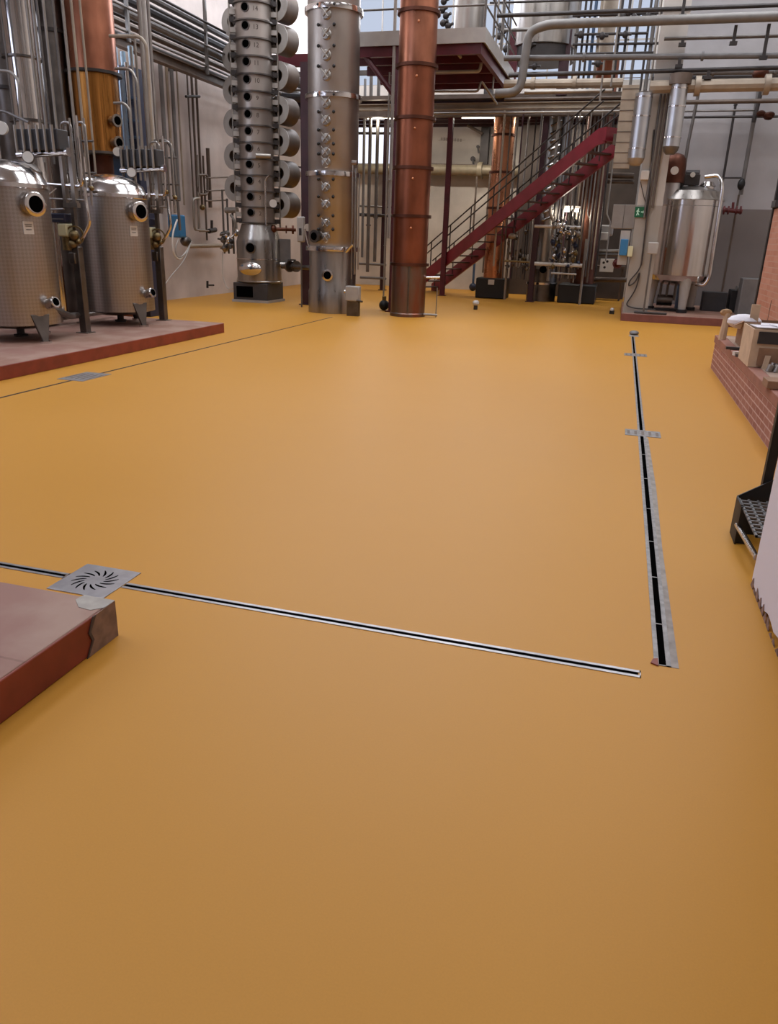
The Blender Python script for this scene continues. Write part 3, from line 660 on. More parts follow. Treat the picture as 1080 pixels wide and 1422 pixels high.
for sgn, off in ((-1, 0), (1, 0)):
    p0 = Vector((x, y, 0))+sd*sgn*(Rs+.12)+tw*.05
    b = nb(); cyl(b, p0+Vector((0, 0, 1.7)), p0+Vector((0, 0, z0+dz*NS)), .022); part('standpipe', b, pipe_l, t)
    for k in range(NS):
        zz = z0+dz*(k+.5); b = nb(); cbox(b, Vector((x, y, zz))+sd*sgn*(Rs+.05)+tw*.05, (.13, .08, .1), math.atan2(sd.y, sd.x)); part('elbow_block', b, lgrey, t)
        b = nb(); cbox(b, Vector((x, y, zz-.14))+sd*sgn*(Rs+.06)+tw*.03, (.13, .1, .1), math.atan2(sd.y, sd.x)); part('clamp', b, pipe_d, t)
def drum(px, py, depth=.42):
    ax = Vector((.26, .966, 0)); c = atY(px, py, y+.22); b = nb(); lathe(b, [(.30, .01), (.30, depth), (.02, depth)], c, ax, seg=36, close=False)
    lathe(b, [(.13, .01), (.13, .2), (.0005, .2)], c, ax, seg=24, close=False)
    o = part('drum', b, pipe_b, t); b = nb(); ringw(b, c, ax, .30, .13, .02, 36); part('drum_face', b, lgrey, o)
for py in (30, 79, 125, 171, 217, 261): drum(321+py*.014, py)
for py in (8, 54, 105, 153, 196, 241, 284): drum(384+py*.018, py)
# manhole, side valves, gauge
n = (tw*.93-sd*.36).normalized(); c = Vector((x, y, 1.28))+n*.52
part('porthole', lathe(nb(), [(.13, 0), (.13, .05), (.115, .055), (.115, .056)], c, n, seg=28), steel_dk, t)
part('porthole_glass', lathe(nb(), [(.112, .05), (.10, .06)], c, n, seg=28), hole, t)
n = (tw*.93-sd*.36).normalized(); c = Vector((x, y, .80))+n*.50
b = nb(); t2 = nb(); lathe(t2, [(.22, 0), (.22, .08), (.25, .09), (.25, .12), (.16, .18), (.02, .20)], (0, 0, 0), (0, 0, 1), seg=36)
rotm = n.to_track_quat('Z', 'Y').to_matrix().to_4x4(); bmesh.ops.transform(t2, matrix=Matrix.Translation(c) @ rotm @ Matrix.Diagonal((1.15, .62, 1, 1)), verts=t2.verts); merge(b, t2)
part('manhole_cover', b, steel_sh, t)
c = Vector((x, y, .9))+sd*.60+tw*.2; b = nb(); cyl(b, c-sd*.1, c+sd*.22, .07); cyl(b, c+sd*.1, c+sd*.15, .12); cyl(b, c+sd*.2, c+sd*.24, .13); part('outlet', b, steel, t)
g = Vector((x, y, atY(380, 283, y).z))+sd*.36+tw*.36; b = nb(); cyl(b, g, g+tw*.05, .09, seg=24); part('dial_gauge', b, white, t)
b = nb(); c = Vector((x, y, 1.72))+sd*.35+tw*.25; cyl(b, c, c+sd*.55, .04); cyl(b, c+sd*.45, c+sd*.5, .1); cyl(b, c+sd*.3, c+sd*.33, .09); ball(b, c, .09); part('side_valve', b, copper_k, t)
b = nb(); c = Vector((x, y, 0))+sd*.62+tw*.1; cbox(b, c+Vector((0, 0, 1.2)), (.3, .2, .6), math.atan2(sd.y, sd.x)); part('side_panel', b, mgrey, t, bevel=.01)
b = nb(); c = Vector((x, y, 0))+sd*.18+tw*(Rs+.04); tube(b, [c+Vector((0, 0, 1.8)), c+Vector((0, 0, 2.8)), c+Vector((0, 0, 2.9))+sd*.1], .022); part('sight_tube', b, steel_sh, t)
b = nb(); c = Vector((x, y, atY(380, 219, y).z))+tw*(Rs+.07); cyl(b, c-sd*.02, c+sd*.32, .055); part('cross_pipe', b, pipe_l, t)
# valve cluster left of the vessel
t = thing('valve_cluster', 'tangle of small steel valves between left wall and bubble column', 'valves', (-9.6, 18.2, 1.4))
for k in range(10):
    px = 308+random.random()*20; py = 322+random.random()*36; q = Vector(atY(px, py, 18.2)); b = nb()
    ball(b, q, .05+.04*random.random()); tube(b, [q, q+Vector((random.uniform(-.15, .15), -.12, random.uniform(-.15, .15)))], .022); part('valve', b, (steel_sh, pipe_g, pipe_d, steel)[k % 4], t)
for k, px in enumerate((311, 317, 324)):
    q = atY(px, 330, 18.3); b = nb(); tube(b, [(q.x, 18.3, 1.1), (q.x, 18.3, 2.6-.2*k)], .025); part('riser', b, pipe_g, t)
b = nb(); tube(b, [PY(309, 350, 18.2), PY(309, 385, 18.2), PY(316, 402, 18.2), PY(326, 400, 18.2), PY(330, 385, 18.2)], .015, 8, .3); part('hose', b, white, t)
b = nb(); tube(b, [PY(313, 292, 18.2), PY(330, 292, 18.2)], .07); part('pale_stub', b, pipe_l, t)
b = nb(); tube(b, [PY(320, 298, 18.1), PY(327, 308, 18.1), PY(325, 322, 18.1)], .03); part('elbow', b, pipe_l, t)
# cross connection between the two columns
t = thing('transfer_pipe', 'short flanged pipe joining bubble column and perforated steel column', 'pipe', PY(405, 370, 17.4))
part('tube', tube(nb(), [PY(392, 370, 17.6), PY(436, 372, 17.0)], .055), steel_dk, t)
for px in (401, 410): part('flange', cyl(nb(), PY(px, 370, 17.45), PY(px+2, 370, 17.42), .13), steel_dk, t)
part('hand_wheel', cyl(nb(), PY(405, 360, 17.4), PY(405, 362, 17.4), .10), pipe_d, t)
t = thing('flow_meter', 'small grey panel unit on a thin stand left of the perforated column', 'meter', (atY(422, 395, 17.1).x, 17.1, 0))
xq = atY(418, 320, 17.1).x
part('case', box(nb(), xq-.09, xq+.09, 17.05, 17.15, 1.45, 2.0), lgrey, t, bevel=.03); part('window', box(nb(), xq-.03, xq+.03, 17.04, 17.055, 1.6, 1.75), pipe_d, t)
part('stand', tube(nb(), [(xq, 17.1, 0), (xq, 17.1, 1.5)], .02), pipe_g, t)
g = Vector(PY(427, 316, 16.9)); part('dial', cyl(nb(), g, g+Vector((.03, -.05, 0)), .08, seg=20), white, t)

# ------------------------------------------------------------------ perforated steel column
x, y, R = -6.14, 16.45, .515
t = thing('steel_column', 'broad brushed steel column with a ladder of clamped hatches, next to the maroon post', 'column', (x, y, 0))
part('shell', lathe(nb(), [(R+.02, 0), (R+.02, .45), (R, .5), (R, 1.5)], (x, y, 0), seg=64), steel, t)
zf = [atY(466, py, y-.45).z for py in (346, 241, 131, 8)]
part('upper_shell', lathe(nb(), [(R, zf[0]), (R+.012, zf[0]+.02), (R+.012, 8.2)], (x, y, 0), seg=64), steel_col, t)
part('mid_shell', lathe(nb(), [(R, 1.48), (R, zf[0]+.01)], (x, y, 0), seg=64), steel, t)
for k, z in enumerate(zf): part('flange', lathe(nb(), [(R, z-.05), (R+.07, z-.045), (R+.075, z), (R+.07, z+.045), (R, z+.05)], (x, y, 0), seg=64), steel_sh, t)
tw = Vector((-x, -y, 0)).normalized(); sd = Vector((-tw.y, tw.x, 0))
for k, py in enumerate((20, 48, 77, 105, 144, 168, 193, 212, 226, 261, 285, 311, 330)):
    z = atY(456, py, y-.5).z; n = (tw*.96-sd*.28).normalized(); c = Vector((x, y, z))+n*(R-.01); v = Vector((0, 0, 1)).cross(n)
    h = part('hatch', lathe(nb(), [(.10, 0), (.10, .035), (.085, .045), (.085, .07), (.02, .08)], c, n, seg=26), steel, t)
    b = nb()
    for sg in (-1, 1): tube(b, [c+n*.085+v*.09*sg+Vector((0, 0, .11)), c+n*.085-v*.05*sg-Vector((0, 0, .05))], .014, 8)
    part('clamp', b, pipe_l, h)
    b = nb()
    for sg in (-1, 1): ball(b, c+n*.04+v*.16*sg+Vector((0, 0, .16)), .032)
    part('bolt_knob', b, black, h)
n = (tw*.98-sd*.2).normalized(); c = Vector((x, y, atY(453, 382, y-.5).z))+n*R
o = part('porthole', lathe(nb(), [(.12, -.02), (.12, .06), (.085, .065), (.085, .06)], c, n, seg=28), steel_sh, t); part('port_glass', lathe(nb(), [(.086, .05), (.08, .066)], c, n, seg=28), hole, o)
n = (tw*.80-sd*.6).normalized(); c = Vector((x, y, atY(437, 328, y-.4).z))+n*(R-.02)
o = part('side_nozzle', lathe(nb(), [(.10, 0), (.10, .12), (.13, .13), (.13, .17), (.08, .175)], c, n, seg=28), steel_dk, t); part('port_glass', lathe(nb(), [(.082, .165), (.078, .18)], c, n, seg=28), hole, o)
for k, px in enumerate((489, 493, 498)):
    q = atY(px, 300, y-.5); b = nb(); tube(b, [(q.x, y-.5, .75+.1*k), (q.x, y-.5, atY(px, 226, y-.5).z-.1*k)], .016 if k != 1 else .022); part('side_tube', b, steel, t)
b = nb(); tube(b, [PY(496, 226, y-.5), PY(489, 226, y-.5)], .05); part('top_tee', b, steel_sh, t)
b = nb(); tube(b, [PY(480, 350, y-.55), PY(489, 340, y-.55)], .03); part('stub_elbow', b, steel_sh, t)
b = nb(); tube(b, [PY(423, 318, y-.3), PY(428, 340, y-.3), PY(435, 351, y-.3)], .02); part('side_elbow', b, steel_sh, t)
x2 = atY(490, 408, 15.75).x
t = thing('junction_box', 'square grey box on a plinth at the foot of the perforated steel column', 'box', (x2, 15.8, 0))
part('case', box(nb(), x2-.17, x2+.14, 15.72, 15.88, .31, .62), lgrey, t, bevel=.02); part('plinth', box(nb(), x2-.14, x2+.12, 15.76, 15.88, 0, .3), steel_dk, t)
part('knob', cyl(nb(), (x2-.2, 15.78, .5), (x2-.17, 15.78, .5), .04), steel_sh, t); part('outlet', cyl(nb(), (x2+.1, 15.72, .33), (x2+.24, 15.66, .32), .02), steel_dk, t)

# ------------------------------------------------------------------ large copper column
x, y, R = -4.42, 16.58, .375
t = thing('copper_column', 'tall reddish copper column standing in front of the red stairs', 'column', (x, y, 0))
pys = (368, 300, 232, 162, 88, 12); zc = [atY(575, py, y-.35).z for py in pys]
part('base_jacket', lathe(nb(), [(R+.015, 0), (R+.015, .06), (R, .08), (R, zc[0])], (x, y, 0), seg=52), mat('tarnished_copper', '#84584a', .42, 1, noise=.5, nscale=3, col2='#7b7068', stretch=(1.5, 1.5, .4)), t)
for k in range(len(zc)):
    z1 = zc[k+1] if k+1 < len(zc) else 8.2
    s = part('shell_section', lathe(nb(), [(R, zc[k]), (R, z1)], (x, y, 0), seg=52), copper_r if k < 4 else copper, t)
    part('flange', lathe(nb(), [(R, zc[k]-.03), (R+.05, zc[k]-.03), (R+.05, zc[k]+.03), (R, zc[k]+.03)], (x, y, 0), seg=52), copper_k, s)
    b = nb(); tw = Vector((-x, -y, 0)).normalized(); ball(b, Vector((x, y, (zc[k]+min(z1, 8))/2+.25))+tw*(R+.005), .025); part('stud', b, copper_b, s)
b = nb(); tw = Vector((-x, -y, 0)).normalized(); sd = Vector((-tw.y, tw.x, 0)); c = Vector((x, y, 0))+tw*(R+.03); tube(b, [c+Vector((0, 0, .1)), c+Vector((0, 0, zc[0]+.02))], .018); part('drain_tube', b, steel_dk, t)
part('outlet', tube(nb(), [c+sd*.35+Vector((0, 0, .06))-tw*.2, c+sd*.65+Vector((0, 0, .05))-tw*.2], .025), pipe_l, t)
t = thing('wall_tap', 'small table tap stand just right of the copper column foot', 'tap', PY(603, 385, 16.6))
b = nb(); tube(b, [PY(590, 385, 16.6), PY(611, 385, 16.6)], .03); part('spout', b, steel_sh, t); xq = atY(607, 400, 16.6).x; part('stand', tube(nb(), [(xq, 16.6, 0), (xq, 16.6, .62)], .012), pipe_l, t)

# ------------------------------------------------------------------ maroon posts of the mezzanine
def hpost(label, px, py, Y, w, z1, m=maroon_d, grp='maroon steel posts under the mezzanine', px0=None):
    q = atY(px, py, Y); x = q.x; t = thing('steel_post', label, 'post', (x, Y, 0), grp)
    b = nb(); box(b, x-w/2, x+w/2, Y-w/2, Y-w/2+.02, 0, z1); box(b, x-w/2, x+w/2, Y+w/2-.02, Y+w/2, 0, z1); box(b, x-.01, x+.01, Y-w/2+.01, Y+w/2-.01, 0, z1); part('girder', b, m, t)
    part('base_plate', box(nb(), x-w*.8, x+w*.8, Y-w*.8, Y+w*.8, 0, .02), m, t); return t
hpost('dark maroon post between the bubble column and the steel column', 426, 300, 17.85, .2, 5.22)
hpost('dark maroon post hard against the left of the copper column', 553, 250, 17.35, .22, 5.2, maroon)
hpost('slim maroon post left of the copper column near the back wall', 533, 320, 24.4, .14, 5.0)
hpost('slim bright red post in front of the stair foot', 622, 250, 23.4, .14, 4.95, maroon)
hpost('slim maroon post in front of the pipe forest, crossing the stairs', 748, 280, 22.75, .15, 4.95, maroon_d)

# ------------------------------------------------------------------ mezzanine
x0, x1, y0, y1 = -6.5, -3.26, 17.55, 21.9
t = thing('mezzanine', 'grey fasciaed mezzanine deck with maroon beams and grey railing', 'mezzanine', ((x0+x1)/2, y0, 5.2))
b = nb(); box(b, x0, x1, y0, y0+.03, 5.43, 5.70); box(b, x1-.03, x1, y0+.03, y1, 5.43, 5.70); part('fascia', b, lgrey, t)
part('deck', box(nb(), x0, x1-.03, y0+.03, y1, 5.48, 5.54), pipe_b, t)
b = nb(); box(b, x0, x1-.08, y0+.06, y0+.16, 5.24, 5.46); box(b, x1-.18, x1-.08, y0+.16, y1, 5.24, 5.46)
for yy in (18.6, 19.7, 20.8, 21.6): box(b, x0, x1-.18, yy, yy+.08, 5.28, 5.47)
part('floor_beam', b, maroon, t)
zq = atY(415, 84, 19.6).z; part('outrigger', box(nb(), -8.9, -6.5, 19.55, 19.7, zq-.13, zq+.13), maroon, t)
zq = atY(415, 104, 20.6).z; part('outrigger', box(nb(), -9.2, -6.5, 20.5, 20.62, zq-.05, zq+.05), pipe_g, t)
b = nb(); tube(b, [(-5.9, 17.7, 5.3), (-5.15, 17.7, 4.45)], .06, 8); part('brace', b, maroon, t)
for k, (xx, yy) in enumerate(((-3.3, 17.6), (-3.3, 18.7), (-3.3, 19.8), (-3.3, 20.9), (-5.0, 17.6), (-6.45, 17.6))):
    b = nb(); tube(b, [(xx, yy, 5.6), (xx, yy, 6.75)], .025); part('rail_post', b, pipe_g, t)
for z in (6.1, 6.4, 6.72):
    b = nb(); tube(b, [(x0, 17.6, z), (-3.3, 17.6, z), (-3.3, y1, z)], .02); part('rail', b, pipe_g, t)
pipe('hanging_pipe', 'pale bent pipe hung under the mezzanine deck', [PY(606, 66, 18), PY(628, 67, 18), PY(640, 80, 18.2)], .03, pipe_l)
pipe('hanging_pipe', 'upper pale pipe loop under the mezzanine deck', [PY(600, 100, 19), PY(666, 99, 19), PY(668, 88, 19)], .035, lgrey)
pipe('hanging_pipe', 'lower pale pipe loop under the mezzanine deck', [PY(600, 127, 19.5), PY(664, 127, 19.5), PY(668, 112, 19.5), PY(690, 145, 20)], .025, pipe_l)
t = thing('upper_tank', 'pale steel cylinder standing on the mezzanine deck', 'tank', (-3.75, 20.6, 5.54))
q = atY(652, 20, 20.6); part('shell', lathe(nb(), [(.30, 5.56), (.36, 5.6), (.36, 8.2), (.2, 8.4), (.02, 8.45)], (q.x, 20.6, 0)), steel, t)
part('band', lathe(nb(), [(.36, 6.1), (.38, 6.1), (.38, 6.16), (.36, 6.16)], (q.x, 20.6, 0)), steel_dk, t)
t = thing('upper_valves', 'black valve gear on the mezzanine right of the copper column', 'valves', PY(617, 30, 18.5))
for k, (px, py) in enumerate(((616, 2), (614, 14), (619, 22), (615, 32), (622, 36))):
    q = Vector(PY(px, py, 18.6)); b = nb(); ball(b, q, .07); tube(b, [q, q+Vector((.12, -.05, .03))], .03); part('valve', b, pipe_d, t)

# back beam with cantilever brackets and horizontal pipes below the upper floor
Yb = 22.0
a = atY(560, 150, Yb); z = atY(760, 146, Yb).z
t = thing('floor_beam', 'long pale steel beam across the hall above the red stairs', 'beam', (-3, Yb, z))
b = nb(); box(b, -8.5, .1, Yb-.08, Yb+.08, z+.05, z+.07); box(b, -8.5, .1, Yb-.01, Yb+.01, z-.06, z+.06); box(b, -8.5, .1, Yb-.08, Yb+.08, z-.08, z-.06); part('girder', b, cream, t)
tbm = thing('floor_beam', 'dark steel beam directly behind the long pale beam', 'beam', (-3, 22.6, z))
b = nb(); box(b, -8.6, .1, 22.5, 22.75, z-.16, z+.1); part('girder', b, pipe_b, tbm)
t = thing('upper_floor', 'brown underside of the upper floor over the pipe forest', 'floor slab', (-2, 24, z+.3))
part('slab', box(nb(), -10.5, .15, 22.6, 26.9, z+.28, z+.38), pipe_b, t)
b = nb()
for k in range(6): box(b, -10.5+.1, .1, 22.9+.75*k, 23.0+.75*k, z+.12, z+.28)
part('joist', b, maroon_d, t)

HP = [  # label, px0, py0, px1, py1, Y, r, mat
 ('thick pale square elbow main running off to the right', None),
]
pipe('main_pipe', 'thick grey main stepping up by two elbows and running off to the right', [PY(688, 130, 18.2), PY(722, 128, 18.2), PY(734, 44, 18.2), PY(760, 34, 18.2), PY(1180, 19, 18.2)], .09, mat('main_grey', '#77736f', .5, .2, noise=.15), br=.32, seg=16)
hl = [('thin black pipe nearest the top right corner', 690, 22, 1180, 3, 18.6, .04, pipe_d),
      ('narrow dark pipe just below the thick grey main', 922, 54, 1180, 47, 18.5, .035, pipe_g),
      ('dark grey pipe below the elbow main, crossing to the right edge', 700, 81, 1180, 76, 18.45, .055, mgrey),
      ('thinner dark pipe close under the dark grey pipe', 706, 105, 1180, 91, 18.45, .04, pipe_d),
      ('dull green grey pipe above the cream duct', 930, 101, 1180, 98, 20.3, .06, mgrey),
      ('fat dark pipe hugging the top of the cream duct', 905, 108, 1180, 104, 20.8, .09, dgrey),
      ('fat cream duct at right above the silver ducts', 902, 121, 1180, 115, 18.38, .12, cream),
      ('brown pipe under the cream duct', 905, 143, 1180, 138, 21.4, .05, pipe_b),
      ('thin pipe on the white wall under the brown pipe', 905, 155, 1050, 153, 22.0, .025, pipe_g),
      ('thin black pipe lowest on the white wall at right', 920, 163, 1180, 161, 21.9, .03, pipe_d),
      ('pale duct under the upper windows right of the mezzanine', 700, 117, 865, 115, 20.6, .10, cream),
      ('thin pale pipe under the pale duct', 728, 128, 850, 126, 20.4, .05, pipe_l),
      ('dark tube between the pale pipe and the long beam', 700, 138, 865, 135, 21.2, .035, pipe_b),
      ('pale thin pipe just below the long beam', 600, 158, 870, 154, 21.7, .025, pipe_l),
      ('slim railing tube above the elbow main', 680, 4, 1000, -6, 21.5, .025, pipe_d),
      ('slim railing tube level with the upper windows', 700, 42, 735, 41, 21.5, .04, pipe_g)]
for k, (lab, px0, py0, px1, py1, Y, r_, m) in enumerate(hl):
    pipe('overhead_pipe', lab, [PY(px0, py0, Y), PY(px1, py1, Y)], r_, m, 'horizontal pipes across the upper right', collars=((0, .25), (0, .6)) if r_ > .05 else ())
# hangers
for k, (px, y0_, y1_) in enumerate(((956, -40, 22), (1022, 35, 60), (1068, 33, 80), (948, 55, 62), (944, 80, 92), (984, 98, 108))):
    a, c = atY(px, y0_, 18.3), atY(px, y1_, 18.3); b = nb(); box(b, a.x-.03, a.x+.03, 18.28, 18.34, c.z, a.z); box(b, a.x-.07, a.x+.07, 18.26, 18.36, c.z-.03, c.z+.03)
    o = obj('pipe_hanger', b, pipe_d); tag(o, 'short dark pipe hanger, %s from the left among the upper right pipes' % ORD[[3, 4, 5, 1, 0, 2][k]], 'hanger', 'pipe hangers at upper right')

# ------------------------------------------------------------------ stairs
A0, A1 = atY(600, 378, 24.0), atY(832, 190, 19.5)
dxy = (A1-A0); slope = dxy.z/math.hypot(dxy.x, dxy.y); pd = Vector((dxy.x, dxy.y, 0)).normalized(); pn = Vector((-pd.y, pd.x, 0)); W = .85
Af = A0-(pd+Vector((0, 0, slope)))*(A0.z/slope); Lp = math.hypot(A1.x-Af.x, A1.y-Af.y)
t = thing('staircase', 'dark red steel staircase rising to the right behind the copper column', 'stairs', tuple(Af))
hs = .17
for s in (0, 1):
    o_ = Af+pn*W*s; b = nb(); top = o_+pd*Lp+Vector((0, 0, slope*Lp))
    poly(b, [o_+Vector((0, 0, 0)), o_+pd*.35, top+Vector((0, 0, -hs)), top+pd*.25+Vector((0, 0, -hs+.02)), top+pd*.25+Vector((0, 0, hs)), top+Vector((0, 0, hs)), o_+Vector((0, 0, hs+.05))], pn*(.05 if s else -.05))
    part('stringer', b, redp, t)
NT = 19
for k in range(NT):
    c = Af+(pd+Vector((0, 0, slope)))*(Lp*(k+.7)/NT)+pn*W/2; b = nb(); cbox(b, c, (.27, W, .035), math.atan2(pd.y, pd.x)); part('tread', b, mat('tread_grating', '#5a4a48', .5, .3), t)
tp = Af+pd*(Lp+.2)+Vector((0, 0, slope*Lp)); b = nb(); cbox(b, tp+pn*W/2+pd*.05+Vector((0, 0, .03)), (.1, W+.2, .28), math.atan2(pd.y, pd.x)); part('top_beam', b, redp, t)
for s in (0, 1):
    o_ = Af+pn*W*s
    for h in (.95, .72):
        b = nb(); tube(b, [o_+Vector((0, 0, h)), o_+pd*Lp+Vector((0, 0, slope*Lp+h))], .02, 8); part('handrail', b, pipe_d, t)
    for k in range(8):
        c = o_+(pd+Vector((0, 0, slope)))*(Lp*(k+.2)/8); b = nb(); tube(b, [c, c+Vector((0, 0, .95))], .018, 8); part('baluster', b, pipe_d, t)
# landing at the head of the stairs
q = tp+pd*.1
t = thing('stair_landing', 'dark landing platform at the head of the red stairs', 'landing', (q.x, q.y, q.z))
part('deck', box(nb(), q.x+.12, .1, q.y-.1, q.y+1.2, q.z-.1, q.z), pipe_b, t); part('edge_beam', box(nb(), q.x+.1, .12, q.y-.14, q.y-.1, q.z-.2, q.z+.02), pipe_b, t)

# ------------------------------------------------------------------ back columns and pipe forest
def column(label, px, py, Y, r_, m, z0, z1, fl, fm_=copper_k, name='copper_column'):
    q = atY(px, py, Y); t = thing(name, label, 'column', (q.x, Y, z0)); part('shell', lathe(nb(), [(r_, z0), (r_, z1)], (q.x, Y, 0), seg=36), m, t)
    for p_ in fl:
        z = atY(px, p_, Y-.2).z; part('flange', lathe(nb(), [(r_, z-.03), (r_+.05, z-.03), (r_+.05, z+.03), (r_, z+.03)], (q.x, Y, 0), seg=36), fm_, t)
    return t, q.x
t, xq = column('slender bright copper column behind the stairs on a black box', 692, 290, 23.6, .30, copper_b, .55, 5.2, (187, 239, 289))
b = nb(); box(b, xq-.45, xq+.45, 23.2, 24.0, 0, .58); part('base_box', b, black, t, bevel=.03); part('label_tag', box(nb(), xq-.08, xq+.1, 23.18, 23.2, .40, .54), white, t)
t, xq = column('steel column with grey foot in the middle of the pipe forest', 762, 290, 23.5, .40, steel, 0, 5.2, (394,), steel_sh, 'steel_column')
part('foot_shell', lathe(nb(), [(.42, 0), (.42, .9)], (xq, 23.5, 0)), steel_dk, t)
tw = Vector((-xq, -23.5, 0)).normalized(); part('porthole', cyl(nb(), Vector((xq, 23.5, atY(749, 374, 23.1).z))+tw*.4, Vector((xq, 23.5, atY(749, 374, 23.1).z))+tw*.45, .10, seg=20), hole, t)
for k in range(14):
    z = 2.2+.2*k; sd = Vector((-tw.y, tw.x, 0)); n = (tw+sd*.1).normalized(); b = nb(); tube(b, [Vector((xq, 23.5, z))+n*.43-sd*.2, Vector((xq, 23.5, z+.14))+n*.43+sd*.1], .035, 8); part('hatch_clamp', b, steel_sh, t)
t, xq = column('dark brown copper column at the right end of the pipe forest', 818, 300, 23.9, .34, copper_k, .5, 5.2, (307, 352, 210), copper_k)
b = nb(); box(b, xq-.6, xq+.45, 23.0, 24.3, 0, .52); part('base_box', b, black, t, bevel=.03)

fr = [(694, .03, cream), (703, .02, pipe_b), (712, .03, pipe_l), (719, .02, maroon_d), (727, .025, pipe_l), (737, .02, pipe_d), (744, .02, pipe_g), (768, .045, pipe_l), (774, .03, pipe_d), (780, .022, pipe_b), (786, .03, pipe_g),
      (791, .02, maroon_d), (796, .025, pipe_l), (801, .03, pipe_d), (806, .022, cream), (811, .02, pipe_l), (816, .03, pipe_b), (821, .022, pipe_g), (826, .018, pipe_l), (831, .03, pipe_b), (836, .02, cream), (842, .025, pipe_d), (848, .02, pipe_l)]
for k, (px, r_, m) in enumerate(fr):
    Y = 22.45+.28*((k*7) % 3); 
    z0 = (.95, .75, 1.2, .6)[k % 4]; jog = (k % 5 == 2)
    q = atY(px, 250, Y)
    pts = [(q.x, Y, z0), (q.x, Y, 4.9)] if not jog else [(q.x+.12, Y, z0), (q.x+.12, Y, 2.2), (q.x, Y, 2.4), (q.x, Y, 4.9)]
    pipe('riser_pipe', '%s thin vertical pipe from the left in the forest behind the stairs' % ORD[k], pts, r_, m, 'thin vertical pipes behind the stairs', collars=((0, .3),) if k % 3 == 0 else ())
# pipes between steel and copper columns
for k, (px, Y, r_, m, z0, z1) in enumerate(((504, 24, .04, mgrey, 1.0, 6), (512, 23.2, .05, pipe_g, .6, 6), (522, 23.4, .05, pipe_g, .9, 6), (541, 17.6, .035, lgrey, 1.6, 6.5), (536, 17.9, .02, pipe_l, .25, 5), (546, 18.2, .02, pipe_l, 1.2, 3.2))):
    pipe('riser_pipe', 'vertical pipe between the perforated column and the copper column, %s listed leftwards to right' % ORD[k] if False else
         ('thin dark pipe just right of the perforated column', 'grey riser ending in a low elbow, left of the slim maroon post', 'grey riser with a low valve beside the slim maroon post', 'pale thick pipe rising just left of the copper column', 'slender pale pipe ending at a black ball on the floor', 'short pale pipe touching the maroon post by the copper column')[k],
         vp(px, 280, Y, z0, z1), r_, m, 'risers between the two large columns', collars=((0, .25),))
pipe('low_pipe', 'dark horizontal pipe near the floor between the two large columns', [PY(498, 366, 24.2), PY(536, 368, 24.2)], .035, mgrey)
pipe('low_pipe', 'lower dark elbow pipe at the back wall between the two large columns', [PY(500, 385, 24.2), PY(536, 387, 24.2)], .04, mgrey)
pipe('low_pipe', 'double rail pipe crossing behind the two large columns', [PY(498, 298, 24.2), PY(545, 300, 24.2)], .05, pipe_d)
pipe('low_pipe', 'thin pipe crossing above the double rail behind the two large columns', [PY(498, 286, 24.6), PY(545, 288, 24.6)], .03, pipe_g)
pipe('low_pipe', 'dark bar crossing high between the two large columns', [PY(498, 185, 24.6), PY(545, 185, 24.6)], .04, pipe_d)
t = thing('ball_valve', 'black ball valve on the floor left of the copper column', 'valve', PY(533, 427, 16.9))
q = atZ(533, 431); part('ball', ball(nb(), (q.x, q.y, .12), .12), black, t); part('neck', cyl(nb(), (q.x, q.y, .2), (q.x, q.y, .32), .05), brass, t)
t = thing('ball_valve', 'blue grey ball valve on the floor near the back wall by the stair foot', 'valve', PY(656, 400, 24.6))
q = atZ(656, 404); part('ball', ball(nb(), (q.x, q.y, .13), .13), navy, t); part('neck', cyl(nb(), (q.x, q.y, .22), (q.x, q.y, 1.3), .04), blue_d, t)

for k, (lab, py0, py1, Y, r_, m) in enumerate((('upper dark duct crossing behind the bubble column tops', 112, 116, 21.5, .12, mgrey), ('lower dark duct crossing behind the bubble column', 134, 137, 21.8, .10, dgrey), ('slim dark pipe between the two ducts behind the bubble column', 124, 127, 21.2, .04, pipe_g))):
    pipe('cross_duct', lab, [PY(392, py0, Y), PY(466, py1, Y)], r_, m, 'ducts behind the two steel columns')
# back wall items
BY = 26.7
pipe('wall_main', 'fat cream main running along the back wall left of the copper columns', [PY(440, 233, BY), PY(720, 238, BY)], .17, mat('olive_lagging', '#8c806a', .5, .2, noise=.2), collars=((0, .82),), seg=18)
pipe('wall_main', 'thin brown pipe on top of the fat cream wall main', [PY(560, 228, BY), PY(680, 231, BY)], .05, pipe_b)
pipe('wall_main', 'dark pipe crossing the white back window band left of the steel column', [PY(380, 189, 25.5), PY(440, 190, 25.5)], .08, pipe_d)
pipe('wall_main', 'shiny steel main entering behind the bubble column', [PY(385, 236, 22), PY(432, 240, 22)], .15, steel_sh)
pipe('wall_main', 'thin pipe on the back wall at mid height behind the bubble column', [PY(400, 283, 26.5), PY(432, 284, 26.5)], .04, pipe_b)
t = thing('wall_column', 'dark steel wall column with a bracket beside the slender copper column', 'steel column', PY(671, 230, 26.8))
q = atY(671, 230, 26.8); part('girder', box(nb(), q.x-.13, q.x+.13, 26.7, 26.95, 3.9, 6.2), pipe_d, t); part('bracket', tube(nb(), [PY(649, 174, 26.6), PY(670, 186, 26.6)], .05), pipe_b, t)
pipe('wall_pipe', 'dark vertical pipe on the back wall left of the slender copper column', [tuple(atY(681, 240, 26.6)), (atY(681, 240, 26.6).x, 26.6, .6)], .05, pipe_b)
pipe('wall_pipe', 'dark pipe dropping to the blue grey valve at the back wall', [PY(662, 245, 26.2), PY(656, 330, 26.2)], .03, pipe_b)
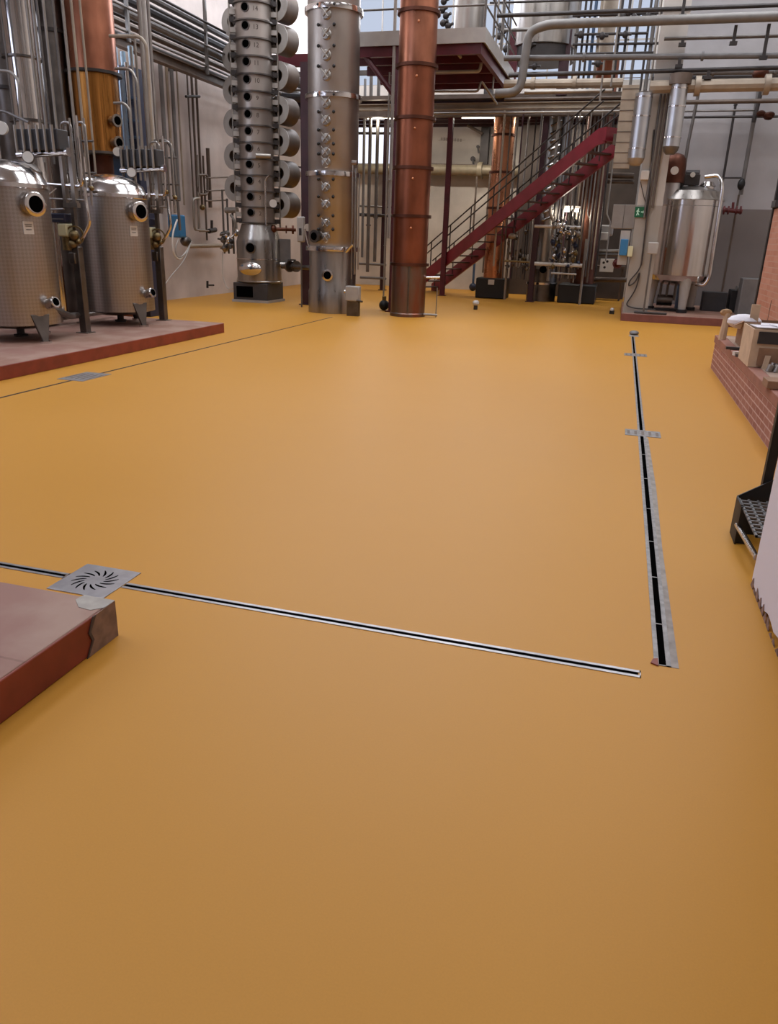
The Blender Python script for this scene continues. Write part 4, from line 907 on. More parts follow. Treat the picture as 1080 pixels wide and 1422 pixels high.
for k, (px, py) in enumerate(((664, 204), (657, 221))):
    q = Vector(PY(px, py, 26.9)); b = nb(); cyl(b, q, q+Vector((0, -.1, 0)), .05 if k == 0 else .08); cyl(b, q+Vector((0, -.1, 0)), q+Vector((.05, -.12, -.2)), .03)
    o = obj('wall_hook', b, pipe_d); tag(o, ('small dark hook high on the back wall', 'curved dark hook just above the cream wall main')[k], 'hook')
# faded stencilled writing
n = 9; b = nb(); 
for k in range(n):
    
    a = Vector(atY(613+3.8*k, 193+.25*k, 26.99)); cbox(b, a, (.055, .012, .09)) if k != 8 else None
cbox(b, Vector(atY(627, 194.6, 26.99)), (.9, .012, .012))
o = obj('wall_lettering', b, grime); tag(o, 'faded unreadable grey stencil lettering on the back wall', 'lettering')

# manifold frame of shiny valves in the pipe forest
t = thing('valve_rack', 'dense rack of shiny valves on white rails below the stairs', 'valve rack', PY(790, 350, 22.3))
for k, (pa, ra, pb, rb, r_) in enumerate(((742, 314, 806, 316, .04), (742, 366, 808, 369, .05), (765, 379, 800, 381, .025), (700, 362, 735, 364, .03))): part('rail', tube(nb(), [PY(pa, ra, 22.3), PY(pb, rb, 22.3)], r_), white if k < 3 else brass, t)
random.seed(3)
for k in range(60):
    px = 766+random.random()*38; py = 305+random.random()*68; q = Vector(PY(px, py, 22.2+.25*random.random())); b = nb(); s = random.choice((.035, .045, .06))
    ball(b, q, s, (1, 1, 1.3), 12); tube(b, [q, q+Vector((random.uniform(-.12, .12), -.1, random.uniform(-.1, .1)))], s*.4, 8); part('valve', b, random.choice((steel_sh, steel_sh, pipe_l, pipe_d, navy, brass)), t)
for k in range(9):
    px = 766+4.6*k; q = atY(px, 340, 22.4); part('stand_tube', tube(nb(), [(q.x, 22.4, .7), (q.x, 22.4, 2.3+.1*(k % 3))], .022), (pipe_l, pipe_g, pipe_d)[k % 3], t)
t = thing('valve_rack', 'looser rack of valves and small white boxes between copper and steel back columns', 'valve rack', PY(715, 340, 22.8))
for k in range(26):
    px = 700+random.random()*34; py = 318+random.random()*58; q = Vector(PY(px, py, 22.8+.3*random.random())); b = nb(); s = random.choice((.035, .05))
    ball(b, q, s, (1, 1, 1.3), 12); tube(b, [q, q+Vector((random.uniform(-.12, .12), -.1, random.uniform(-.1, .1)))], s*.4, 8); part('valve', b, random.choice((steel_dk, pipe_l, pipe_d, brass, pipe_b)), t)
for k in range(6):
    q = atY(700+6.2*k, 350, 22.9); part('stand_tube', tube(nb(), [(q.x, 22.9, .6), (q.x, 22.9, 2.2+.12*(k % 3))], .022), (pipe_b, pipe_g, pipe_d)[k % 3], t)
a, c = atY(722, 353, 23.2), atY(732, 370, 23.2); part('white_box', box(nb(), a.x, c.x, 23.15, 23.3, c.z, a.z), white, t); 
q = Vector(PY(711, 328, 22.4)); part('lamp_head', ball(nb(), q, .11, (1, 1, .7)), cream, t)
for k, (px, y0_, y1_) in enumerate(((675, 345, 413), (702, 330, 416), (806, 330, 423))):
    p0 = atZ(px-(0 if k == 0 else 2), y1_); pipe('frame_leg', ('pale support leg left of the slender copper column', 'pale support leg right of the slender copper column', 'pale leaning support leg in front of the right black box')[k], [(p0.x, p0.y, 0), (p0.x, p0.y, 1.75)], .035, pipe_l, 'pale support legs of the pipe frame', cat='support')

# behind: dark plant and boxes at right of the forest
t = thing('wall_cabinet', 'large pale grey electrical cabinet beside the green exit sign', 'cabinet', PY(864, 300, 20.5))
a, c = atY(852, 284, 20.5), atY(880, 318, 20.5); part('case', box(nb(), a.x, .16, 20.4, 20.7, c.z, a.z), lgrey, t, bevel=.01); part('door_seam', box(nb(), (a.x+.16)/2-.006, (a.x+.16)/2+.006, 20.392, 20.4, c.z, a.z), mgrey, t)
t = thing('socket_panel', 'white square socket panel with black dots low behind the pier', 'panel', PY(843, 368, 24))
a, c = atY(834, 359, 24), atY(851, 378, 24); part('case', box(nb(), a.x, c.x, 23.9, 24.05, c.z, a.z), white, t, bevel=.01)
b = nb(); 
for (u, v) in ((.25, .7), (.5, .8), (.35, .35)): cyl(b, (a.x+(c.x-a.x)*u, 23.895, c.z+(a.z-c.z)*v), (a.x+(c.x-a.x)*u, 23.905, c.z+(a.z-c.z)*v), .035)
part('socket', b, black, t)
t = thing('red_valve', 'red hand valve between socket panel and pier', 'valve', PY(857, 366, 23)); part('body', ball(nb(), PY(857, 366, 23), .1), redv, t); part('wheel', ringw(nb(), PY(857, 366, 22.9), (0, 1, 0), .13, .1, .02), redv, t)
for k, (py, m, r_) in enumerate(((348, pipe_l, .05), (353, pipe_g, .05), (388, pipe_b, .07), (243, pipe_b, .08), (252, pipe_b, .05))):
    pipe('cross_pipe', ('bright pipe crossing low behind the cabinet', 'duller pipe just under the bright low pipe', 'brown bench rail low behind the pier', 'fat brown pipe crossing above the cabinet', 'slim brown pipe under the fat brown pipe')[k], [PY(822, py, 24.3), PY(880, py+1, 24.3)], r_, m)
t = thing('plant_box', 'pale machine housing with rounded hood behind the cabinet', 'machine', PY(838, 322, 24.2))
a, c = atY(828, 312, 24.4), atY(850, 328, 24.4); part('hood', box(nb(), a.x, c.x, 24.3, 24.8, c.z, a.z), lgrey, t, bevel=.05); part('tray', box(nb(), a.x+.1, c.x-.1, 24.1, 24.3, c.z-.12, c.z+.1), white, t, bevel=.02)
t = thing('control_switch', 'blue and white switch unit on the left edge of the pier', 'switch', PY(866, 343, 18.5))
a, c = atY(862, 332, 18.5), atY(871, 355, 18.5); part('backboard', box(nb(), a.x-.02, c.x+.0, 18.54, 18.6, c.z-.2, a.z+.18), lgrey, t); part('blue_case', box(nb(), a.x, c.x-.02, 18.44, 18.54, c.z, a.z), blue, t, bevel=.01)
part('pale_case', box(nb(), c.x-.01, c.x+.10, 18.46, 18.58, c.z-.02, c.z+.2), cream_p, t, bevel=.01)
t = thing('plinth_shelf', 'dark steel bench far behind the pipe forest', 'bench', (.1-1, 25.2, 0))
part('top', box(nb(), -1.6, .1, 24.9, 25.6, .95, 1.02), pipe_b, t); b = nb(); [box(b, xx, xx+.06, 25, 25.06, 0, .95) for xx in (-1.55, -.8, 0)]; part('leg', b, pipe_b, t)
# dark back wall partition behind the forest
t = thing('partition_panel', 'tall brown partition standing behind the pipe forest', 'partition', (-1, 25.9, 0)); part('panel', box(nb(), -3.5, .15, 25.9, 26.0, 0, 5.0), mat('brown_partition', '#51463f', .7, 0, noise=.35, nscale=1.5), t)

# lamps
FL = []
def lamp(label, px, py, Y, w, grp='fluorescent lamps at the back'):
    q = Vector(PY(px, py, Y)); t = thing('ceiling_light', label, 'lamp', tuple(q), grp)
    part('housing', box(nb(), q.x-w/2-.05, q.x+w/2+.05, Y-.06, Y+.1, q.z+.05, q.z+.11), lgrey, t); part('tube', tube(nb(), [(q.x-w/2, Y, q.z), (q.x+w/2, Y, q.z)], .045), lamp_e, t)
    part('hanger_rod', tube(nb(), [(q.x, Y, q.z+.1), (q.x, Y, q.z+1.2)], .008), pipe_d, t)
lamp('bright fluorescent lamp low behind the valve rack', 793, 292, 22.9, .4); lamp('small lamp tube left of the copper column', 526, 163, 23.5, .3)

for k, (xx, yy) in enumerate(((-7.6, 25.0), (-4.6, 25.0), (-1.9, 24.9))):  # added fill lamps that brighten the back wall and floor
    t = thing('ceiling_light', 'slim added fill lamp under the upper floor, %s from the left' % ORD[k], 'lamp', (xx, yy, 5.15), 'added fill lamps under the upper floor')
    part('housing', box(nb(), xx-.65, xx+.65, yy-.08, yy+.08, 5.12, z+.12 if False else 5.17), lgrey, t); part('tube', tube(nb(), [(xx-.6, yy, 5.09), (xx+.6, yy, 5.09)], .02), lamp_e, t)
    FL.append((xx, yy))
# upper floor equipment seen through the railings
t = thing('upper_tank', 'large grey steel vessel on red legs at the top behind the elbow main', 'tank', PY(755, 60, 23))
q = atY(757, 40, 23); zt = atY(757, 68, 22.4).z; part('shell', lathe(nb(), [(.6, zt), (.86, zt+.12), (.86, 9.2)], (q.x, 23, 0), seg=44), steel, t); part('skirt', lathe(nb(), [(.62, zt-.2), (.80, zt-.2), (.80, zt+.1), (.6, zt+.1)], (q.x, 23, 0), seg=44), pipe_d, t)
for k, px in enumerate((714, 786)):
    a = atY(px, 60, 22.6); part('leg', box(nb(), a.x-.13, a.x+.13, 22.5, 22.7, 5.25, atY(px, 42, 22.6).z), maroon if k == 0 else maroon_d, t)
t, xq = column('short copper drum on the upper floor right of the red legged vessel', 842, 95, 23.5, .32, copper_r, 5.3, 6.3, ())
t, xq = column('cream upper column behind the railings at the top', 843, 40, 24.2, .22, cream, 5.3, 9.4, (20,), steel, 'steel_column')
for k, (px, r_, m) in enumerate(((696, .03, pipe_l), (703, .02, pipe_d), (800, .04, pipe_g), (808, .03, pipe_d), (815, .03, pipe_d), (822, .04, blue_d), (830, .04, cream), (858, .03, pipe_d), (868, .035, pipe_d), (882, .04, pipe_g), (897, .03, pipe_d), (904, .05, pipe_g), (918, .03, pipe_d))):
    pipe('upper_riser', '%s slim upright from the left among the upper windows' % ORD[k], vp(px, 60, 22.4, 5.3, 9.3), r_, m, 'slim uprights in front of the upper windows')
for k, (px, py) in enumerate(((694, 37), (700, 42), (693, 50), (702, 68), (806, 48), (836, 50), (866, 22), (872, 18), (880, 24), (830, 88), (868, 48), (900, 22), (742, 92), (736, 62))):
    q = Vector(PY(px, py, 22.2)); b = nb(); ball(b, q, .075, (1, 1, 1.2), 12); tube(b, [q-Vector((.15, 0, 0)), q+Vector((.15, 0, 0))], .03); o = obj('upper_valve', b, pipe_d); tag(o, '%s small black valve among the upper floor uprights' % ORD[k], 'valve', 'small black valves on the upper floor')
    o['label'] = 'small black valve on the upper floor, %s counted from the left' % ORD[sorted(range(14), key=lambda i: (694, 700, 693, 702, 806, 836, 866, 872, 880, 830, 868, 900, 742, 736)[i]).index(k)]
for k, (px0, py0, px1, py1) in enumerate(((795, 22, 920, 18), (800, 48, 900, 46), (795, 62, 920, 60), (700, 102, 860, 100), (800, 75, 910, 73))):
    pipe('upper_rail', '%s horizontal rail from the top in front of the upper windows' % ORD[(0, 1, 2, 4, 3)[k]], [PY(px0, py0, 22.3), PY(px1, py1, 22.3)], .03, pipe_d if k != 3 else pipe_g, 'upper floor rails')
# ladder posts at the mezzanine end
for k, (px, py0, py1, Y) in enumerate(((694, -20, 125, 20.0), (703, -20, 70, 20.3), (840, 75, 140, 19.0), (862, 0, 120, 19.0), (921, -20, 135, 19.2))):
    a, c = atY(px, py0, Y), atY(px, py1, Y); pipe('drop_pipe', 'pale vertical drop pipe at the top, %s from the left' % ORD[k], [(a.x, Y, a.z), (a.x, Y, c.z)], .022, pipe_l, 'pale drop pipes at the top')
# cable ladder
a, c = atY(876, 118, 18.35), atY(862, 234, 18.35); xm = (a.x+c.x)/2
t = thing('cable_tray', 'vertical beige cable tray left of the first silver duct', 'cable tray', (xm, 18.35, c.z))
part('cover', box(nb(), xm-.17, xm+.17, 18.33, 18.40, c.z, a.z), cream, t, bevel=.005)
for k in range(9): part('strap', box(nb(), xm-.172, xm+.172, 18.322, 18.33, c.z+.2*k+.1, c.z+.2*k+.115), pipe_b, t)

# ------------------------------------------------------------------ silver ducts and right tank
def duct(label, pts, r_, tip, m=alu):
    t = thing('silver_duct', label, 'duct', pts[-1], 'silver clad vertical ducts'); part('cladding', tube(nb(), pts, r_, 28), m, t)
    P0, P1 = Vector(pts[0]), Vector(pts[-1])
    for k in (.06, .35, .85): c = P0.lerp(P1, k); part('band', ringw(nb(), c, (0, 0, 1), r_+.008, r_-.01, .03), steel_sh, t)
    part('end', lathe(nb(), [(r_*.55, -.14), (r_*.85, -.08), (r_*1.0, 0), (r_*.9, .01)], P1, (0, 0, 1), seg=28), tip, t); return t
q = atY(888, 180, 18.35); duct('silver clad duct ending in a rusty cap left of the pier', [(q.x, 18.35, atY(895, 130, 18.35).z), (q.x, 18.35, atY(880, 220, 18.35).z)], .175, cream)
q = atY(937, 165, 18.32); t = duct('silver clad duct standing over the brown domed fitting of the right tank', [(q.x, 18.32, atY(946, 118, 18.32).z), (q.x, 18.32, atY(931, 204, 18.32).z)], .17, pipe_g)
part('elbow', tube(nb(), [(q.x, 18.32, atY(946, 118, 18.32).z), (q.x, 18.32, atY(946, 103, 18.32).z)], .22, 24), pipe_b, t)

x, y, R = 1.70, 19.95, .73
q = atY(950, 330, y); x = q.x
t = thing('storage_tank', 'shiny upright steel tank on three legs, standing on the plinth at right', 'tank', (x, y, .17))
zb, zt = atY(945, 384, y-.7).z+.02, atY(955, 262, y-.5).z
zb, zt = 1.0, 2.62
part('shell', lathe(nb(), [(R, zb), (R, zt)], (x, y, 0), seg=72), steel_sh, t)
part('bottom_dish', lathe(nb(), [(.05, zb-.26), (.35, zb-.22), (.65, zb-.12), (R-.03, zb-.03), (R, zb)], (x, y, 0), seg=72), steel_sh, t)
part('top_dome', lathe(nb(), [(R, zt), (R+.01, zt+.01), (R-.03, zt+.07), (.62, zt+.2), (.4, zt+.28), (.05, zt+.33)], (x, y, 0), seg=72), steel, t)
part('weld_band', ringw(nb(), (x, y, zt-.12), (0, 0, 1), R+.004, R-.01, .012, 72), steel, t)
for k, a in enumerate((-75, 170, 45)):
    ar = math.radians(a); u = Vector((math.cos(ar), math.sin(ar), 0)); p0 = Vector((x, y, 0))+u*(R-.18); b = nb(); cyl(b, p0+Vector((0, 0, zb+.02)), p0+u*.02+Vector((0, 0, .24)), .14, .085, 24); lg = part('leg', b, lgrey, t)
    part('foot', cyl(nb(), p0+u*.02+Vector((0, 0, .17)), p0+u*.02+Vector((0, 0, .25)), .12), black, lg)
# overflow pipe on the right-hand side
px_ = [PY(978, 246, 19.5), PY(1000, 243, 19.5), PY(1003, 262, 19.4), PY(984, 386, 19.4), PY(977, 397, 19.4), PY(966, 394, 19.5)]
part('overflow_pipe', tube(nb(), px_, .045, 14, .14), steel_sh, t)
b = nb(); c = Vector(PY(982, 258, 19.9)); lathe(b, [(.16, 0), (.16, .16), (.19, .17), (.12, .26), (.02, .28)], c-Vector((0, 0, .18)), seg=28); part('hatch_dome', b, steel_sh, t)
c = Vector(PY(960, 250, 19.8)); b = nb(); cbox(b, c, (.34, .2, .22)); cyl(b, c+Vector((-.15, 0, .12)), c+Vector((.15, 0, .12)), .09); ball(b, c+Vector((-.22, -.05, -.05)), .1); part('mixer_motor', b, pipe_d, t, bevel=.01)
part('motor_dial', cyl(nb(), c+Vector((0, -.11, .1)), c+Vector((0, -.14, .1)), .055, seg=20), glassm, t)
part('motor_neck', cyl(nb(), (c.x, c.y, zt+.22), (c.x, c.y, c.z-.08), .06), steel_dk, t)
c = Vector(PY(934, 252, 19.6)); b = nb(); lathe(b, [(.24, 0), (.24, .38), (.22, .50), (.15, .58), (.04, .62)], (c.x, 19.6, atY(930, 253, 19.6).z-.02), seg=32); hd = part('domed_fitting', b, copper_k, t)
part('fitting_neck', lathe(nb(), [(.18, zt-.1), (.18, atY(930, 253, 19.6).z)], (c.x, 19.6, 0)), alu, t)
g = Vector(PY(936, 237, 19.38)); part('fitting_dial', cyl(nb(), g, g+Vector((.01, -.04, 0)), .085, seg=24), white, t)
part('glare_tube', tube(nb(), [PY(919, 262, 19.2), PY(907, 343, 19.2)], .05), steel_sh, t)  # polished tube standing in for the glare stripe down the tank's left side
# pump under the tank
t = thing('floor_pump', 'small dark pump with upright valves under the right tank', 'pump', (x-.1, 20.1, .17))
part('base', box(nb(), x-.45, x+.1, 19.7, 20.0, .17, .22), black, t); part('motor', cyl(nb(), (x-.4, 20.05, .4), (x-.05, 20.05, .4), .13), steel_dk, t)
for k, dx in enumerate((-.35, -.2, -.02)): part('pipe', tube(nb(), [(x+dx, 20.0, .4), (x+dx, 20.0, .78)], .03), pipe_g, t)
part('blue_drum', cyl(nb(), (x+.3, 20.9, .17), (x+.3, 20.9, .7), .22), blue_d, t)
# small stand in front-left of the tank
q = atY(893, 434, 18.42); t = thing('valve_stand', 'thin upright rod stand with a foot bar in front of the pier', 'stand', (q.x, q.y, .17))
part('rod', tube(nb(), [(q.x, q.y, .17), (q.x, q.y, 1.55)], .02), pipe_g, t); part('foot_bar', tube(nb(), [(q.x-.2, q.y, .2), (q.x+.5, q.y, .2)], .025), pipe_d, t); part('head', box(nb(), q.x-.1, q.x+.12, q.y-.05, q.y+.05, 1.45, 1.7), lgrey, t, bevel=.02)
# cables on the pier
FY = 18.55
o = obj('pier_cable', tube(nb(), [PY(908, 180, FY), PY(899, 290, FY), PY(890, 372, FY), PY(874, 390, FY), PY(872, 398, FY), PY(882, 392, FY), PY(889, 375, FY), PY(884, 400, FY), PY(868, 424, FY), PY(880, 428, FY), PY(910, 430, FY)], .014, 8, .2), pipe_d); tag(o, 'black cable looping down the front of the pier', 'cable')
for k, (px, r_, m) in enumerate(((904, .025, pipe_g), (909, .02, pipe_b), (914, .025, pipe_b))): pipe('pier_pipe', '%s slim conduit from the left on the face of the pier' % ORD[k], vp(px, 230, 18.56, (2.2, 1.2, 2.4)[k], 4.6), r_, m, 'conduits on the pier')
t = thing('junction_box', 'small white box on the pier above the exit sign', 'box', PY(896, 243, FY)); a, c = atY(890, 237, FY), atY(900, 250, FY); part('case', box(nb(), a.x, c.x, 18.5, 18.6, c.z, a.z), white, t, bevel=.01)
o = obj('sign_cable', tube(nb(), [PY(889, 252, 18.58), PY(893, 270, 18.58), PY(897, 285, 18.58)], .008, 6), pipe_d); tag(o, 'thin slanting wire between white box and exit sign', 'cable')
# green exit sign: running figure and arrow
a, c = atY(882, 287, 18.58), atY(896, 302, 18.58); sx0, sx1, sz0, sz1 = a.x, c.x, c.z, a.z; w, h = sx1-sx0, sz1-sz0
t = thing('exit_sign', 'green emergency exit sign with a pale running figure on the pier', 'sign', ((sx0+sx1)/2, 18.58, sz0)); part('board', box(nb(), sx0, sx1, 18.57, 18.60, sz0, sz1), green, t, bevel=.004)
def SP(u, v): return (sx0+w*u, 18.566, sz0+h*v)
b = nb(); cyl(b, (sx0+w*.30, 18.563, sz0+h*.78), (sx0+w*.30, 18.568, sz0+h*.78), w*.055, seg=14)
for pts in ([(.22, .42), (.32, .42), (.34, .70), (.22, .70)], [(.22, .44), (.30, .42), (.24, .18), (.16, .18)], [(.28, .44), (.34, .40), (.44, .22), (.36, .20)], [(.30, .66), (.44, .56), (.42, .50), (.30, .58)], [(.22, .68), (.12, .56), (.15, .52), (.24, .60)]): poly(b, [SP(*p_) for p_ in pts], (0, .004, 0))
part('running_figure', b, mint, t)
b = nb()
for pts in ([(.55, .46), (.74, .46), (.74, .56), (.55, .56)], [(.72, .36), (.88, .51), (.72, .66)]): poly(b, [SP(*p_) for p_ in pts], (0, .004, 0))
part('arrow', b, mint, t)
# pipes on the right wall
pipe('wall_pipe', 'slim dark pipe slanting down the white wall right of the silver duct', [PY(972, 118, 21.9), PY(955, 200, 21.9), (atY(955, 200, 21.9).x, 21.9, 3.0)], .04, pipe_g)
pipe('wall_pipe', 'left slim vertical pipe on the white wall right of the tank', vp(1012, 200, 22.15, .9, 5.0), .03, pipe_d, collars=((0, .98),))
pipe('wall_pipe', 'right slim vertical pipe on the white wall ending at a black tap', vp(1044, 180, 22.1, 2.9, 5.5), .05, mgrey)
pipe('wall_pipe', 'lower continuation pipe below the black tap down the grey dado', vp(1026, 270, 22.1, .4, 2.9), .025, pipe_b)
t = thing('wall_tap', 'black tap on the white wall above the red valve', 'tap', PY(1029, 255, 22)); part('body', ball(nb(), PY(1029, 256, 22), .09, (1, 1, 1.5)), black, t); part('arm', tube(nb(), [PY(1004, 247, 22), PY(1029, 247, 22)], .02), pipe_d, t)
t = thing('red_valve', 'dark red flanged valve on the wall at the dado line right of the tank', 'valve', PY(1016, 292, 22)); part('body', tube(nb(), [PY(1002, 291, 21.9), PY(1030, 294, 21.9)], .055), redv, t); part('handle', tube(nb(), [PY(1017, 292, 21.9), PY(1018, 281, 21.9)], .03), redv, t)
b = nb(); [cyl(b, PY(px, 292, 21.9), PY(px+2, 292, 21.9), .1) for px in (1004, 1010, 1021, 1027)]; part('flange', b, redv, t)
t = thing('lagged_valve', 'brown lagged valve hanging from the fat pipes at upper right', 'valve', PY(1056, 103, 19.8)); part('body', ball(nb(), PY(1056, 103, 19.8), .17, (1, 1, .85)), copper_k, t); part('stem', tube(nb(), [PY(1057, 110, 19.8), PY(1056, 124, 19.8)], .03), pipe_d, t); part('wheel', cyl(nb(), PY(1056, 122, 19.8), PY(1056, 124, 19.8), .12), pipe_d, t)
t = thing('lagged_valve', 'rough rusty lump of lagging beside the lowest black pipe at right', 'valve', PY(1062, 158, 21.6))
random.seed(5)
for k in range(5): part('lagging', ball(nb(), PY(1056+random.random()*14, 153+random.random()*10, 21.6), .09, (1.2, 1, .8), 10), copper_k, t)
pipe('wall_pipe', 'dark pipe dropping from the lagged valve at upper right', [PY(1057, 125, 21.8), PY(1046, 170, 21.8)], .05, pipe_d)
# cabinet and dark crates behind brick platform
t = thing('floor_cabinet', 'dark grey cabinet standing on the plinth at far right', 'cabinet', PY(1040, 410, 19.6)); a, c = atY(1031, 386, 19.6), atY(1060, 430, 19.6); part('case', box(nb(), a.x, a.x+.75, 19.5, 20.0, .17, a.z), mgrey, t, bevel=.02)
t = thing('dark_crate', 'low dark crate right of the tank legs', 'crate', PY(985, 420, 20.6)); a = atY(962, 416, 20.6); part('case', box(nb(), a.x+.2, a.x+.75, 20.4, 20.8, .17, .62), dgrey, t, bevel=.01)
t = thing('dark_crate', 'black bulky crate between tank legs and grey cabinet', 'crate', PY(1005, 420, 20.6)); part('case', box(nb(), a.x+.8, a.x+1.5, 20.3, 20.8, .17, .70), black, t, bevel=.02); part('rolled_sheet', cyl(nb(), (a.x+.9, 20.3, .74), (a.x+1.4, 20.5, .74), .06), mgrey, t)

# ------------------------------------------------------------------ brick pier, brick platform, junk
t = thing('brick_furnace', 'tall pink brick block with a black iron corner post at the right edge', 'brick block', (2.8, 13.9, 0))
a = atY(1054, 400, 14.2); zt = atY(1079, 283, 12.6).z
part('brickwork', box(nb(), a.x, a.x+1.6, 11.85, 14.2, 0, zt), brickmat('furnace_brick', '#a26a54', '#ae7c68', '#a98474', 1, (PI/2, 0, PI/2), .3, .085), t)
part('corner_post', box(nb(), a.x-.02, a.x+.08, 14.2, 14.3, 0, 4.2), black, t); part('bracket', box(nb(), a.x-.05, a.x+.4, 13.9, 14.25, zt+.02, zt+.12), dgrey, t)
part('seam', box(nb(), a.x-.003, a.x+.01, 12.9, 12.93, 0, .9), ink, t)
X0, Y0, Y1, HB = 1.40, 4.9, 11.72, .46
t = thing('brick_platform', 'low pink brick platform along the right edge, loaded with boxes', 'platform', (X0+1.5, (Y0+Y1)/2, 0))
part('brickwork', box(nb(), X0, X0+3, Y0, Y1, 0, HB-.1), brickX, t)
part('coping', box(nb(), X0-.015, X0+3, Y0-.01, Y1+.01, HB-.1, HB), mat('coping_brick', '#92604f', .75, 0, noise=.2, nscale=9), t, bevel=.008)
part('screed_top', box(nb(), X0+.1, X0+2.98, Y0+.05, Y1-.1, HB, HB+.004), mat('platform_screed', '#a08674', .75, 0, noise=.25, nscale=6), t)
HB += .004
def openbox(label, x0, x1, y0, y1, h, m=card, rz=0, flap=True, z=None, grp=None, name='cardboard_box'):
    z = HB if z is None else z
    t = thing(name, label, 'box', ((x0+x1)/2, (y0+y1)/2, z), grp); w_ = .012; b = nb()
    box(b, x0, x1, y0, y0+w_, z, z+h); box(b, x0, x1, y1-w_, y1, z, z+h); box(b, x0, x0+w_, y0+w_, y1-w_, z, z+h); box(b, x1-w_, x1, y0+w_, y1-w_, z, z+h); box(b, x0+w_, x1-w_, y0+w_, y1-w_, z, z+w_); part('carton', b, m, t)
    if flap:
        b = nb(); poly(b, [(x0, y0, z+h), (x0, y1, z+h), (x0-.10, y1-.01, z+h-.06), (x0-.10, y0+.01, z+h-.06)], (0, 0, .006)); part('flap', b, m, t)
    return t
q = atZ(1012, 468, HB); t = openbox('brown cardboard box near the far corner of the brick platform', q.x, q.x+.62, 10.45, 10.9, .3)
a = Vector(atY(1028, 443, 10.7)); b = nb(); ball(b, (a.x+.05, 10.7, HB+.28), .16, (1.3, 1, .6), 14); o = obj('crumpled_sheet', b, paper); tag(o, 'white crumpled plastic sheet heaped in the far cardboard box', 'sheet')
t = thing('wooden_offcut', 'pale leaning board with a tan knotted top at the far corner', 'board', PY(1000, 465, 11)); b = nb(); a, c = Vector(PY(1002, 472, 11.2)), Vector(PY(1010, 435, 11.2)); cyl(b, a, c, .05, .04, 8); part('board', b, card_l, t); part('knot', ball(nb(), Vector(PY(1008, 434, 11.2)), .062, (1.3, .6, .8), 8), mat('tan_wood', '#b08a62', .7, 0, noise=.4, nscale=12), t)
b = nb(); a = Vector(PY(1047, 440, 10.6)); cbox(b, a, (.1, .03, .3)); o = obj('wooden_offcut', b, card_l); tag(o, 'short upright pale board behind the boxes next to the furnace', 'board')
q = atZ(1044, 515, HB); x0 = atY(1036, 515, 8.6).x
t = openbox('larger torn pale carton with a dark side, nearest of the boxes on the brick platform', x0, x0+.95, 8.6, 9.3, .38, card_l, flap=False)
b = nb(); box(b, x0+.05, x0+.94, 8.585, 8.598, HB+.24, HB+.36); part('dark_band', b, pipe_d, t); b = nb(); box(b, x0+.08, x0+.94, 8.58, 8.598, HB+.02, HB+.2); part('brown_front', b, card, t)
t = thing('paper_stack', 'pile of loose white papers lying on the torn carton', 'papers', (x0+.5, 8.9, HB+.38)); b = nb()
random.seed(11)
for k in range(9): cbox(b, (x0+.15+.1*k, 8.75+random.random()*.4, HB+.385+.006*k), (.3, .22, .005), random.random()*3)
part('sheet', b, paper, t)
for k, (px, py, m, s) in enumerate(((1020, 483, pipe_d, (.2, .06, .03)), (1024, 491, white, (.1, .05, .04)), (1030, 493, pipe_d, (.16, .05, .03)), (1032, 476, paper, (.18, .08, .05)))):
    q = atZ(px, py, HB+.02); b = nb(); cbox(b, (q.x, q.y, HB+s[2]/2), s, .4*k); o = obj('small_debris', b, m); tag(o, ('thin dark strip lying before the far carton', 'small white bit on the coping beside the boxes', 'second dark strip beside the small white bit', 'folded white paper against the far carton')[k], 'debris')
t = thing('tool_box', 'jumble of grey metal fittings in front of the torn carton', 'metal fittings', PY(1070, 515, 8)); 
for k in range(6): q = Vector(atZ(1066+random.random()*22, 512+random.random()*8, HB)); part('fitting', cyl(nb(), (q.x, q.y, HB), (q.x+.02, q.y, HB+.07), .03+.02*random.random()), (pipe_d, pipe_l, steel)[k % 3], t)
b = nb(); q = Vector(atZ(1057, 512, HB)); poly(b, [(q.x, q.y, HB), (q.x+.05, q.y, HB), (q.x+.07, q.y+.02, HB+.13), (q.x+.02, q.y+.02, HB+.13)], (0, .02, 0)); part('upright_scrap', b, card_l, t)
q = Vector(atZ(1064, 540, HB)); b = nb(); box(b, q.x, q.x+.5, q.y, q.y+.25, HB, HB+.07); o = obj('loose_brick', b, card, bevel=.005); tag(o, 'flat brown slab at the near end of the boxes on the brick platform', 'slab')

# ------------------------------------------------------------------ near right: white board, black rack
XB = .835
t = thing('white_board', 'tall white partition board with a chipped bottom edge at right', 'board', (XB+.03, 2, 0))
outl = [(XB, 3.88, .03), (XB, 3.88, 2.4), (XB, 1.2, 2.4), (XB, 1.2, .0)]
rng = random.Random(4); ys = [1.2+.08*k for k in range(1, 33)]
outl += [(XB, yy, max(0, .012+rng.uniform(0, .022)+(.02 if 3.0 < yy < 3.5 else 0))) for yy in ys]
b = nb(); poly(b, outl, (.06, 0, 0)); part('panel', b, mat('board_white', '#cfc9cf', .6), t)
b = nb(); rng = random.Random(9)
for k in range(34):
    yy = 1.3+k*.076; z = rng.uniform(.0, .05); poly(b, [(XB-.001, yy, 0), (XB-.001, yy+.06, 0), (XB-.001, yy+.04+rng.uniform(-.02, .02), z+.02), (XB-.001, yy+.01, z)], (-.004, 0, 0))
part('chipped_edge', b, mat('chipped_plaster', '#8e6f60', .9, 0, noise=.5, nscale=40), t)
t = thing('step_rack', 'black steel step frame with perforated tread behind the white board', 'rack', (.95, 4.6, 0))
